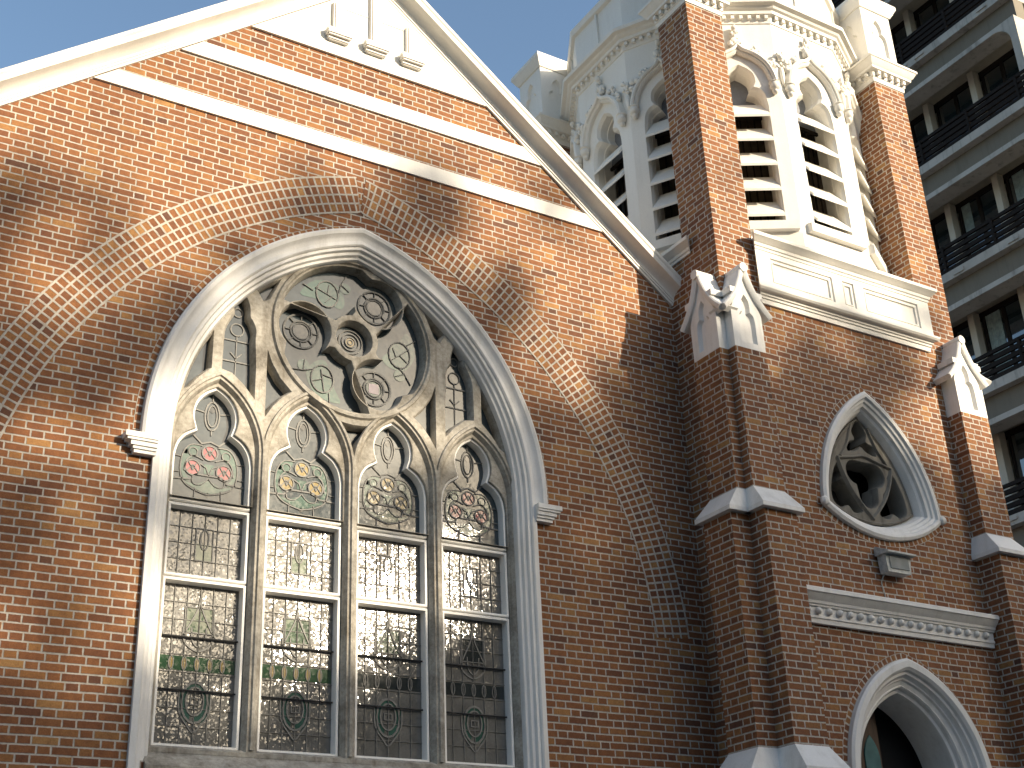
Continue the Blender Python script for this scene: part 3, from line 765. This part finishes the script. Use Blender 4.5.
    # --- belfry
    BX, BY, AP, HW = 6.57, 1.15, 2.10, .60
    q = (HW+AP)/2*1.0; dg = 1.551
    V = [(-HW, -AP), (HW, -AP), (dg, -dg), (AP, -HW), (AP, HW), (dg, dg), (HW, AP), (-HW, AP), (-dg, dg), (-AP, HW), (-AP, -HW), (-dg, -dg)]
    V = [(BX+x, BY+y) for x, y in V]
    zb, zt = 10.42, 14.30
    m = MB(); wins = []
    for i in range(12):
        a, b = V[i], V[(i+1) % 12]; L = hypot(b[0]-a[0], b[1]-a[1]); th = math.degrees(atan2(b[1]-a[1], b[0]-a[0]))
        P = pl(th, ((a[0]+b[0])/2, (a[1]+b[1])/2, 0)); h = L/2
        op = [(x, z) for x, z in trefoil(0, 10.96, .365, 2.55)]
        # opening: straight jambs, cusped trefoil head
        op = [(.35, 10.96), (.35, 12.86)]+smoothp([(.345, 12.90), (.32, 13.06), (.255, 13.15), (.175, 13.18)], 4)+smoothp([(.215, 13.26), (.20, 13.40), (.115, 13.50), (0, 13.57)], 4)
        op = op+[(-x, z) for x, z in reversed(op[:-1])]
        m.plate(P, [(-h, zb), (h, zb), (h, zt), (-h, zt)], [op], 0)
        reveal(m, P, op, [(0, 0), (.028, .05), (.03, .16), (.04, .17), (.04, .34)])
        wins.append((P, op, i))
    plan(m, V, [(0, zt-.02), (.015, zt-.015), (.02, zt+.015), (.03, zt+.09), (.09, zt+.10), (.095, zt+.15), (.13, zt+.17), (.15, zt+.20), (.21, zt+.22), (.22, zt+.27), (.19, zt+.31), (.0, zt+.36)])
    plan(m, V, [(0, zt+.30), (-.02, zt+.36), (-.02, zt+1.12), (.03, zt+1.14), (.05, zt+1.19), (.05, zt+1.24), (-.3, zt+1.30)])
    for i in range(12):
        a, b = V[i], V[(i+1) % 12]; L = hypot(b[0]-a[0], b[1]-a[1]); th = math.degrees(atan2(b[1]-a[1], b[0]-a[0]))
        P = pl(th, ((a[0]+b[0])/2, (a[1]+b[1])/2, 0)); n = 9
        for k in range(n):
            u = -L/2+L*(k+.5)/n; m.pbox(P, u-.024, u+.024, zt+.035, zt+.092, -.075, -.02)
        m.pbox(P, -.02, .02, zt+.36, zt+1.13, -.012, .03)
        hb = L/2-.10; hole = [(-hb, zt+.45), (hb, zt+.45), (hb, zt+1.05), (-hb, zt+1.05)]
    m.build('belfry_drum', WHITE, tw, ang=24)
    m = MB(); cen = [(BX+(x-BX)*.70, BY+(y-BY)*.70) for x, y in V]
    m.add([(x, y, 10.47) for x, y in cen]+[(x, y, 14.2) for x, y in cen], [(i, (i+1) % 12, 12+(i+1) % 12, 12+i) for i in range(12)])
    m.build('bell_chamber_backing', CHAMB, tw, smooth=False)
    m = MB(); m.add([(x, y, 14.25) for x, y in V], [tuple(range(12))]); m.add([(x, y, 15.5) for x, y in V], [tuple(range(12))]); m.build('belfry_ceiling', WHITE2, tw, smooth=False)
    rnd = random.Random(3)
    for P, op, i in wins:
        if i in (4, 5, 6, 7): continue
        m = MB()
        # hood mould over the head with a boss at each foot
        hp = smoothp([(-.445, 13.16), (-.43, 13.30), (-.355, 13.50), (-.22, 13.65), (-.06, 13.74), (0, 13.80)], 4)
        hp = hp+[(-x, z) for x, z in reversed(hp[:-1])]
        m.mould(P, hp, [(-.035, .01), (-.035, -.05), (-.015, -.075), (.005, -.07), (.01, -.10), (.035, -.115), (.06, -.095), (.065, .01)])
        win = m.build('hood_mould', WHITE, tw, ang=35)
        def carve(u, v, r, n=9, m=None):
            own = m is None
            if own: m = MB()
            for _ in range(n):
                a, e = rnd.uniform(0, 2*pi), rnd.uniform(0, 1)**.5
                c = P(u+cos(a)*e*r*.75, v+sin(a)*e*r*.85, -.035-.03*rnd.random())
                s_ = r*rnd.uniform(.26, .46); m.blob(c, s_, s_, s_*1.1, .25, 6, 4)
            if own: m.build('crocket', WHITE, win, ang=60)
        for s_ in (-1, 1):
            m = MB(); c = P(s_*.462, 13.14, -.055); m.blob(c, .075, .075, .085, .10, 9, 6)
            c = P(s_*.462, 13.06, -.045); m.blob(c, .05, .05, .05, .12, 7, 5)
            c = P(s_*.462, 13.20, -.05); m.blob(c, .085, .085, .035, .05, 9, 4); m.build('boss', WHITE, win, ang=60)
            carve(s_*.42, 13.56, .11, 9); carve(s_*.25, 13.75, .10, 8)
        m = MB(); carve(0, 13.93, .12, 12, m); carve(0, 14.08, .07, 6, m); m.blob(P(0, 14.17, -.06), .045, .045, .055, .1, 7, 5); m.build('finial', WHITE, win, ang=60)
        m = MB(); carve(-.56, 13.66, .085, 7, m); carve(-.56, 13.52, .06, 5, m); m.blob(P(-.55, 13.36, -.03), .035, .035, .16, .1, 7, 5); m.build('carved_pendant', WHITE, win, ang=60)
        m = MB()
        m.prism(P, [(-.50, 10.80), (.50, 10.80), (.50, 10.93), (-.50, 10.93)], -.085, .02)
        m.add([P(u, v, d) for u in (-.50, .50) for v, d in ((10.93, -.085), (10.965, .05), (10.93, .05))], [(0, 1, 4, 3), (0, 2, 1), (3, 4, 5)])
        m.build('window_sill', WHITE, win, smooth=False)
        m = MB(); m.pbox(P, -.33, .33, 12.88, 13.58, .30, .315); m.build('head_screen', BLIND, win, smooth=False)
        m = MB()
        for u in (-.2, -.1, 0, .1, .2): m.pbox(P, u-.009, u+.009, 10.97, 12.86, .31, .325)
        for z in (12.84,): m.pbox(P, -.33, .33, z-.02, z+.03, .27, .30)
        m.build('mesh_grille', RAIL, win, smooth=False)
        for k in range(5):
            z = 11.04+.405*k+.0; m = MB()
            # sloping blade: low outer lip, high inner edge
            pts = [(z-.02, -.045), (z+.012, -.052), (z+.355, .20), (z+.355, .222), (z+.33, .222), (z-.012, -.03)]
            m.add([P(u, v, d) for u in (-.333, .333) for v, d in pts], [tuple(range(6)), tuple(reversed(range(6, 12)))]+[(j, (j+1) % 6, 6+(j+1) % 6, 6+j) for j in range(6)])
            m.build('louvre', WHITE, win, smooth=False)
    # --- rounded triangle window
    m = MB(); rr = list(reversed(tri))
    m.mould(F, rr, [(0, .03), (0, -.05), (-.035, -.07), (-.07, -.062), (-.085, -.03), (-.115, -.02), (-.125, .005), (-.16, .02), (-.17, .06), (-.20, .08), (-.23, .14), (-.27, .26)], True)
    ts = m.build('window_surround', WHITE2, tw, ang=25)
    for cx, cz in (Bc, Cc):
        m = MB(); m.blob((cx, TY0-.055, cz+.035), .06, .05, .06, .05, 9, 6); m.build('corner_boss', WHITE2, ts)
    inn = inset(tri, .262); gx = TC; gz = 7.42
    def lobe(cx, cz, r, a0, a1, n=9): return arc(cx, cz, r, a0, a1, n)
    tref = lobe(gx-.17, gz+.10, .165, 75, 265)+lobe(gx, gz-.20, .165, 195, 345)+lobe(gx+.17, gz+.10, .165, -85, 105)
    top = smoothp([(gx-.03, gz+.82), (gx-.13, gz+.66), (gx-.10, gz+.55), (gx-.22, gz+.50), (gx-.25, gz+.37), (gx-.08, gz+.40), (gx, gz+.46), (gx+.08, gz+.40), (gx+.25, gz+.37), (gx+.22, gz+.50), (gx+.10, gz+.55), (gx+.13, gz+.66), (gx+.03, gz+.82)], 3)
    side = smoothp([(gx-.64, gz-.22), (gx-.585, gz-.02), (gx-.48, gz+.17), (gx-.37, gz+.11), (gx-.40, gz-.02), (gx-.28, gz-.10), (gx-.22, gz-.25), (gx-.14, gz-.42), (gx-.30, gz-.46), (gx-.38, gz-.38), (gx-.50, gz-.42), (gx-.62, gz-.36)], 3, True)
    sideR = [(2*gx-x, z) for x, z in side]
    m = MB(); tp = .16
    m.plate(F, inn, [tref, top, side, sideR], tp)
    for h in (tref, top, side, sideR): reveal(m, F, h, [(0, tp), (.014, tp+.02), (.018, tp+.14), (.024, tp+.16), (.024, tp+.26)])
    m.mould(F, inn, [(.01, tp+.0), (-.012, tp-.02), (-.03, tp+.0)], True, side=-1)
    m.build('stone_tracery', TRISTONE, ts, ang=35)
    m = MB()
    m.mould(F, smoothp([(gx-.46, gz+.24), (gx-.2, gz+.29), (gx+.0, gz+.33), (gx+.2, gz+.29), (gx+.46, gz+.24)], 5), [(-.03, tp+.01), (-.008, tp-.035), (.008, tp-.035), (.03, tp+.01)])
    for s_ in (-1, 1):
        m.mould(F, smoothp([(gx+s_*.46, gz+.24), (gx+s_*.38, gz+.0), (gx+s_*.24, gz-.24), (gx, gz-.50)], 5), [(-.03, tp+.01), (-.008, tp-.036), (.008, tp-.036), (.03, tp+.01)])
        m.mould(F, smoothp([(gx+s_*.40, gz+.27), (gx+s_*.26, gz+.46), (gx+s_*.14, gz+.74)], 5), [(-.028, tp+.01), (-.008, tp-.03), (.008, tp-.03), (.028, tp+.01)])
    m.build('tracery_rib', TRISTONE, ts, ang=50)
    m = MB(); m.ring(F, list(reversed(tri+tri[:1])), .0, .075, -.004); m.build('header_ring', HEADER, ts, smooth=False)
    # --- doorway
    m = MB(); dp = [(dx+x, z) for x, z in arch(DHS, 0, DZS, DC, 26)]
    m.mould(F, dp, [(0, .02), (0, -.06), (-.03, -.085), (-.10, -.08), (-.13, -.05), (-.14, -.015), (-.17, -.01), (-.18, .02), (-.20, .045), (-.215, .05), (-.225, .08), (-.27, .10), (-.285, .09), (-.30, .11), (-.31, .15), (-.345, .16), (-.36, .20), (-.36, .62)])
    ds = m.build('door_surround', WHITE2, tw, ang=22)
    m = MB(); m.ring(F, dp[1:-1], 0, .075, -.004); m.build('header_ring', HEADER, ds, smooth=False)
    m = MB(); ip = [(x, z) for x, z in arch(DHS-.36, .01, DZS, DC, 16)]
    leaf = [p for p in ip if p[0] <= 0]
    m.prism(F, ccw([(dx+x, z) for x, z in leaf]+[(dx, .01)]), .56, .61)
    dl = m.build('door_leaf', WOOD, tw, smooth=False)
    m = MB(); lp = [(dx-.155+x, z) for x, z in arch(.12, 2.6, 4.1, .25, 8)]
    m.prism(F, lp, .545, .565); m.build('lancet_glass', TEAL, dl, smooth=False)
    # --- string course with pearls
    m = MB(); x0, x1 = 4.86, 8.10
    prof = [(5.42, .01), (5.42, -.05), (5.47, -.055), (5.475, -.07), (5.50, -.07), (5.51, -.06), (5.60, -.065), (5.605, -.09), (5.625, -.095), (5.63, -.11), (5.66, -.12), (5.70, -.16), (5.735, -.185), (5.74, -.20), (5.785, -.20), (5.80, -.18), (5.82, .01)]
    k = len(prof)
    m.add([F(u, z, d) for u in (x0, x1) for z, d in prof], [(i, i+1, k+i+1, k+i) for i in range(k-1)]+[tuple(range(k)), tuple(reversed(range(k, 2*k)))])
    st = m.build('string_course', WHITE2, tw, ang=25)
    for i in range(19):
        m = MB(); u = x0+.16+(x1-x0-.32)*i/18; m.blob(F(u, 5.555, -.085), .042, .042, .042, 0, 9, 6); m.build('pearl', WHITE2, st)
    # --- buttresses
    def weather(mb, kind, lo, hi, z0, z1, z2):
        mb.box(*lo, z0, z1-.0005); mb.frustum(lo, hi, z1, z2)
    def gablet(P0, parent, dz=0.):
        P = lambda u, v, d=0.: P0(u, v+dz, d)
        g = MB(); h = .2375
        # shaft and gable as one extruded outline with a sunk trefoil panel
        out = [(-h, 8.62), (h, 8.62), (h, 9.10), (.10, 9.46), (0, 9.60), (-.10, 9.46), (-h, 9.10)]
        pan = trefoil(0, 8.70, .125, .66)
        g.plate(P, out, [pan], 0); reveal(g, P, pan, [(0, 0), (.015, .03), (.025, .05)]); g.plate(P, inset(ccw(pan), .025), [], .05)
        g.add([P(u, v, d) for d in (0, .23) for u, v in out], [(i, (i+1) % 7, 7+(i+1) % 7, 7+i) for i in range(7)])
        o = g.build('gablet', WHITE2, parent, smooth=False)
        g = MB(); cp = smoothp([(-.375, 9.11), (-.27, 9.22), (-.17, 9.36), (-.085, 9.54), (-.045, 9.67)], 4)
        cp = cp+[(0, 9.70)]+[(-x, z) for x, z in reversed(cp)]
        g.mould(P, cp, [(-.055, .23), (-.055, -.03), (-.03, -.05), (.005, -.055), (.02, -.04), (.02, .23)])
        g.tube([P(0, 9.71, -.065), P(0, 9.71, .22)], .062, 12)
        for s_ in (-1, 1): g.pbox(P, s_*.20-.05, s_*.20+.05, 9.325, 9.40, -.045, .22)
        g.build('coping', WHITE2, parent, ang=40)
    def buttress(front, x0=None, y0=None, dz=0.):
        w = .475
        if front:
            rc = lambda p, e=0., o=0.: (x0-e, x0+w+e, TY0-p-e-o, TY0+.0)
            P = pl(0, (x0+w/2, TY0-.23, 0))
        elif front is None:
            rc = lambda p, e=0., o=0.: (TX1, TX1+p+e+o, y0-e, y0+w+e); P = pl(90, (TX1+.23, y0+w/2, 0))
        else:
            rc = lambda p, e=0., o=0.: (TX0-p-e-o, TX0, y0-e, y0+w+e); P = pl(-90, (TX0-.23, y0+w/2, 0))
        m = MB()
        m.box(*rc(.49), 0, 3.70); m.box(*rc(.36), 3.94, 6.56); m.box(*rc(.23), 6.84, 8.62+dz)
        b = m.build('buttress', BRICK, tw, smooth=False)
        for pl_, ph, z0 in ((.36, .23, 6.55), (.49, .36, 3.69)):
            m = MB(); weather(m, 0, rc(pl_, .07), rc(ph, 0), z0, z0+.05, z0+.30); m.build('weathering', WHITE2, b, smooth=False)
        gablet(P, b, dz)
    yb = TY0-.10
    buttress(True, x0=TX0-.10); buttress(False, y0=yb)
    buttress(True, x0=8.13, dz=-.09); buttress(None, y0=yb)
    return
tower()

def floodlight():
    fl = thing('floodlight', (6.53, TY0-.02, 6.32), 'small boxy grey floodlight fixed to the brick tower under the rounded triangle window', 'floodlight')
    P = pl(0, (6.53, TY0, 0)); m = MB()
    m.prism(P, [(-.19, 6.14), (.17, 6.14), (.19, 6.18), (.21, 6.36), (-.21, 6.36), (-.20, 6.18)], -.16, -.03)
    m.build('housing', LAMPM, fl, smooth=False)
    m = MB(); m.add([P(u, v, d) for u in (-.235, .235) for v, d in ((6.46, -.02), (6.47, -.04), (6.375, -.24), (6.355, -.24), (6.355, -.02))], [(0, 1, 6, 5), (1, 2, 7, 6), (2, 3, 8, 7), (3, 4, 9, 8), (0, 5, 9, 4), (4, 3, 2, 1, 0), (5, 6, 7, 8, 9)])
    m.build('visor', LAMPM, fl, smooth=False)
    m = MB(); m.pbox(P, -.155, .155, 6.185, 6.335, -.172, -.158); m.build('lens', LAMPG, fl, smooth=False)
    m = MB(); m.pbox(P, -.05, .05, 6.2, 6.4, -.05, 0); m.build('bracket', LAMPM, fl, smooth=False)
    m = MB(); m.tube([P(*q) for q in smoothp([(-.15, 6.15, -.06), (-.19, 6.05, -.02), (-.165, 5.95, -.012), (-.15, 5.85, -.015), (-.13, 5.80, -.06)], 4)], .006, 5); m.build('cable', LAMPM, fl)
floodlight()

def added_blocks():  # unseen blocks added to hold back sky fill from the shaded walls
    for lab, x0, x1, y0, y1, h in (('plain grey block added behind the photographer to cut sky fill', -75, -14, -58, -42, 22), ('plain brown block added beyond the row of trees to cut sky fill', 46, 100, -46, -30, 24), ('long low block added on the far side of the street to cut sky fill', -20, 75, -76, -64, 21)):
        b = thing('sky_blocker', ((x0+x1)/2, (y0+y1)/2, -.12), lab, 'sky blocker')
        m = MB(); m.box(x0, x1, y0, y1, -.12, h); m.build('wall', OFFW if x0 < 0 else OFFB, b, smooth=False)
        m = MB(); m.box(x0-.3, x1+.3, y0-.3, y1+.3, h+.002, h+.5); m.build('roof', CONC, b, smooth=False)
        for f in range(6):
            m = MB(); m.box(x0+1, x1-1, y1+.003, y1+.05, 1.5+3.9*f, 3.4+3.9*f); m.build('window_band', WGLASS, b, smooth=False)
added_blocks()

# ------------------------------------------------------------------ apartment block
def apartments():
    ap = thing('apartment_building', (24, 5.5, 0), 'tall concrete apartment block with dark glazed balconies rising behind the tower', 'apartment block')
    X0, YA, YB = 18., 2.74, 8.2
    FH = 3.08; z0 = 10.62 - 3*FH
    P = pl(-90, (X0, 0, 0))                     # u = -y
    m = MB(); m.box(X0+1.9, X0+14, YA+.30, YB+6, 0, 32); m.build('core_wall', RENDER_B, ap, smooth=False)
    m = MB(); m.box(X0-.05, X0+13.9, YA, YA+.29, 0, z0+0*FH+.02); m.box(X0+1.0, X0+13.9, YA+.0, YA+.29, z0, 32); m.build('end_wall', RENDER_B, ap, smooth=False)
    rnd = random.Random(5)
    for f in range(0, 10):
        zs = z0+f*FH                             # underside of the slab edge
        ua, ub = -YB, -YA
        m = MB()
        m.pbox(P, ua, ub-.002, zs, zs+.22, 0, 1.95)
        # sloping soffit back to the lower beam
        slab = m.build('balcony_slab', CONC, ap, smooth=False)
        m = MB()
        # framed lip of the storey below with a rounded corner at the end of the block
        zt = zs-.70; zl = zs-FH+.24; e = ub-.005
        outer = [(ua, zt+.13)]+[(e, zt+.13)]+[(e, zl)]
        cr = arc(e-.20-.45, zt-.45, .45, 90, 0, 8)
        inner = [(e-.20, zl)]+list(reversed(cr))+[(ua, zt)]
        m.prism(P, ccw(outer+inner), .08, .60)
        m.build('storey_frame', CONC, slab, ang=40)
        m = MB(); m.pbox(P, ua, ub-.01, zs-.44, zs-.40, .60, 1.95); m.build('balcony_ceiling', CEIL, slab, smooth=False)
        m = MB(); m.pbox(P, ua, ub-.008, zs-.571, zs-.001, .22, .58); m.build('spandrel', SPAN, slab, smooth=False)
        # window wall
        zf = zs-FH+.225; hh = zs-.45
        m = MB(); m.pbox(P, ua, ub-.31, zf, zf+.30, 1.22, 1.40); m.pbox(P, ua, ub-.31, hh-.12, hh, 1.22, 1.40); m.build('window_wall', RAIL, ap, smooth=False)
        for k in range(4):
            u = ub-.62-k*1.47
            m = MB(); m.pbox(P, u-.085, u+.085, zf, hh-.005, .98, 1.215); m.build('pillar', PILL, ap, smooth=False)
            ul, ur = u-1.47+.11, u-.11; mid = (ul+ur)/2
            m = MB()
            for a, b in ((ul, ul+.07), (mid-.05, mid+.05), (ur-.07, ur)): m.pbox(P, a, b, zf+.30, hh-.121, 1.24, 1.30)
            w = m.build('window', RAIL, ap, smooth=False)
            m = MB()
            for a, b in ((ul+.07, mid-.05), (mid+.05, ur-.07)): m.pbox(P, a, b, zf+.302, hh-.123, 1.265, 1.275)
            m.build('pane', WGLASS, w, smooth=False)
            if rnd.random() < .75 and f in (4, 5, 6, 7, 3):
                m = MB(); a = ul+.10+rnd.random()*.1; b = a+rnd.uniform(.25, .5); n = 14
                zc = zf+.31; top = hh-.13
                pts = [(a+(b-a)*i/n, 1.248+.008*(-1)**i) for i in range(n+1)]
                m.add([P(u_, v, d) for v in (zc, top) for u_, d in pts], [(i, i+1, n+2+i, n+1+i) for i in range(n)]); m.build('curtain', CURT, w, smooth=False)
        # railing
        m = MB(); rz = zs+.20
        for z, t in ((rz+.71, .04), (rz+.565, .052), (rz+.41, .052), (rz+.255, .052), (rz+.10, .052)): m.pbox(P, ua, ub-.05, z-t, z+t, .05, .11)
        for k in range(4):
            u = ub-.35-k*1.45; m.pbox(P, u-.03, u+.03, rz-.16, rz+.74, .03, .135)
        m.build('railing', RAIL, ap, smooth=False)
        if f % 2: 
            for k in range(3):
                m = MB(); u = ub-.6-1.3*k-rnd.random(); m.pbox(P, u-.15, u+.15, zs+.05+rnd.random()*.05, zs+.16, -.03, -.0005); m.build('spalled_patch', CONC, slab, smooth=False)
apartments()

# ------------------------------------------------------------------ street trees (behind the camera's right, they throw the leafy shade)
DENS = {12: [0]*14, 11: [0, 0, 0, 0, 0, 0, 0, 0, 0, .05, 0, 0, 0, 0],
        10: [0, 0, 0, .12, .35, .45, .1, 0, 0, .35, 0, 0, 0, 0],
        9:  [.46, .44, .34, .38, .14, .45, .5, .12, .3, .5, .3, .25, 0, 0],
        8:  [.50, .50, .30, .16, .1, .15, .5, .5, .7, .65, .5, .36, .05, 0],
        7:  [.42, .48, .30, .08, .08, .3, .55, .62, .92, .9, .82, .85, .4, .1],
        6:  [.3, .35, .25, .08, .02, .2, .62, .5, 1, 1, 1, 1, .95, .6],
        5:  [.15, .12, .25, .35, .3, .55, .9, .95, 1, 1, 1, 1, 1, .9],
        4:  [.35, .55, .6, .6, .75, .95, 1, 1, 1, 1, 1, 1, 1, 1],
        3:  [.6, .8, .8, .8, .9, 1, 1, 1, 1, 1, 1, 1, 1, 1],
        2:  [.7, .8, .9, .9, .9, 1, 1, 1, 1, 1, 1, 1, 1, 1]}
def dens(x, z):
    x = min(max(x, -4), 8.99)+4; z = min(max(z, 2), 11.99)
    i, j = int(x), int(z); fx, fz = x-i, z-j; g = lambda a, b: DENS[b][min(a, 13)]
    return (g(i, j)*(1-fx)+g(i+1, j)*fx)*(1-fz)+(g(i, j+1)*(1-fx)+g(i+1, j+1)*fx)*fz
def trees():
    rnd = random.Random(11)
    specs = [('street tree with a loose thin crown at the left end of the roadside row', 17.5), ('street tree with a full crown in the middle of the roadside row', 22.5), ('street tree with the densest crown at the right end of the roadside row', 27.5)]
    T = []
    for lab, bx in specs:
        t = thing('street_tree', (bx, -34.5, -.12), lab, 'tree', 'street trees across from the church')
        T.append((t, bx, [], []))
    N = 9500
    for _ in range(N):
        px, pz = rnd.uniform(-5.5, 10), rnd.uniform(.2, 11.2)
        d = dens(px, pz)
        g = .5+.30*sin(px*2.1+1.9*sin(pz*1.3+.6))*cos(pz*2.3+px*1.1)+.22*sin(px*4.7-pz*3.1+1.3*sin(px*2.2))     # boughs and the gaps between them
        t_ = min(1, max(0, (d-g+.16)/.32)); t_ = t_*t_*(3-2*t_)
        if rnd.random() > t_: continue
        tt = rnd.triangular(36.0, 46.0, 41.0)
        c = Vector((px, -.4, pz))+SD*tt
        k = min(range(3), key=lambda q: abs(c.x-T[q][1])); T[k][2].append((c, .18+.16*rnd.random()))
    for t, bx, cl, _ in T:
        m = MB()
        base = Vector((bx, -34.5, -.12)); zs = sorted(c.z for c, r in cl); lowz = 3.2
        def limb(a, b, r0, r1, n=6, w=.35):
            pts = []
            for i in range(n+1):
                f = i/n; p = a.lerp(b, f)+Vector((rnd.uniform(-w, w), rnd.uniform(-w, w), rnd.uniform(-w, w)*.5))*sin(pi*f); pts.append(p)
            m.tube(pts, [r0+(r1-r0)*i/n for i in range(n+1)], 7); return pts
        top = base+Vector((rnd.uniform(-.5, .5), rnd.uniform(-.4, .4), 16.0))
        tr = limb(base, top, .42, .12, 9, .18)
        for k in range(16):
            c = rnd.choice(cl)[0]; a = tr[rnd.randint(3, 8)]
            pp = limb(a, c, .075, .018, 6, .3)
            for q in range(3):
                c2 = min((rnd.choice(cl)[0] for _ in range(25)), key=lambda v: (v-pp[3]).length); limb(pp[3], c2, .028, .006, 4, .15)
        m.build('trunk', BARK, t, ang=60)
        leaves(t, cl, rnd)
        print('crown', bx, len(cl))
    added_trees(rnd)
def leaves(t, cl, rnd):
        vs = []; fs = []
        for c, r in cl:
            for _ in range(9):
                p = c+Vector((rnd.gauss(0, 1), rnd.gauss(0, 1), rnd.gauss(0, 1)))*r*.75
                a = Vector((rnd.gauss(0, 1), rnd.gauss(0, 1), rnd.gauss(0, 1))).normalized(); b = a.orthogonal().normalized(); b = (Matrix.Rotation(rnd.uniform(0, 6.28), 3, a) @ b)
                L = rnd.uniform(.13, .21); wd = L*rnd.uniform(.42, .6); cc = a.cross(b); o = len(vs)
                vs += [p-b*L, p+cc*wd-b*.2*L, p+b*L, p-cc*wd-b*.2*L]; fs.append((o, o+1, o+2, o+3))
        me = bpy.data.meshes.new('crown'); me.from_pydata([tuple(v) for v in vs], [], fs); me.materials.append(LEAF_A)
        o = bpy.data.objects.new('crown', me); COL.objects.link(o); o.parent = t; o.matrix_parent_inverse = Matrix.Translation(-t.location)
def added_trees(rnd):  # unseen low trees added to deepen the shade on the lower walls
    for lab, x, y, zc, rx, rz in (('low bushy tree added straight behind the photographer to cut sky fill', -1.0, -17.0, 5.4, 3.0, 2.5), ('low bushy tree added facing the church window to cut sky fill', 5.0, -16.6, 5.2, 3.0, 2.4),
                          ('low bushy tree added facing the foot of the tower to cut sky fill', 11.0, -16.8, 5.4, 3.2, 2.5), ('low bushy tree added last in the near row to cut sky fill', 17.5, -16.4, 5.6, 3.2, 2.8), ('round tree added right of the tower to cut sky fill', 19.5, -7.0, 6.6, 3.2, 4.0)):
        t = thing('added_tree', (x, y, -.12), lab, 'tree', 'low trees added to cut sky fill')
        cl = []
        while len(cl) < 900:
            v = Vector((rnd.uniform(-1, 1), rnd.uniform(-1, 1), rnd.uniform(-1, 1)))
            if not .35 < v.length < 1+.12*rnd.random(): continue
            cl.append((Vector((x+v.x*rx, y+v.y*2.4, zc+v.z*rz)), .2+.15*rnd.random()))
        m = MB(); m.tube([(x, y, -.12), (x+.1, y, 1.5), (x-.05, y+.1, zc)], [.2, .16, .07], 8)
        for k in range(10):
            c = rnd.choice(cl)[0]; m.tube([(x, y, 2.0+.2*k), tuple(Vector((x, y, 2.6+.2*k)).lerp(c, .5)), tuple(c)], [.06, .04, .012], 6)
        m.build('trunk', BARK, t, ang=60)
        leaves(t, cl, rnd)
trees()
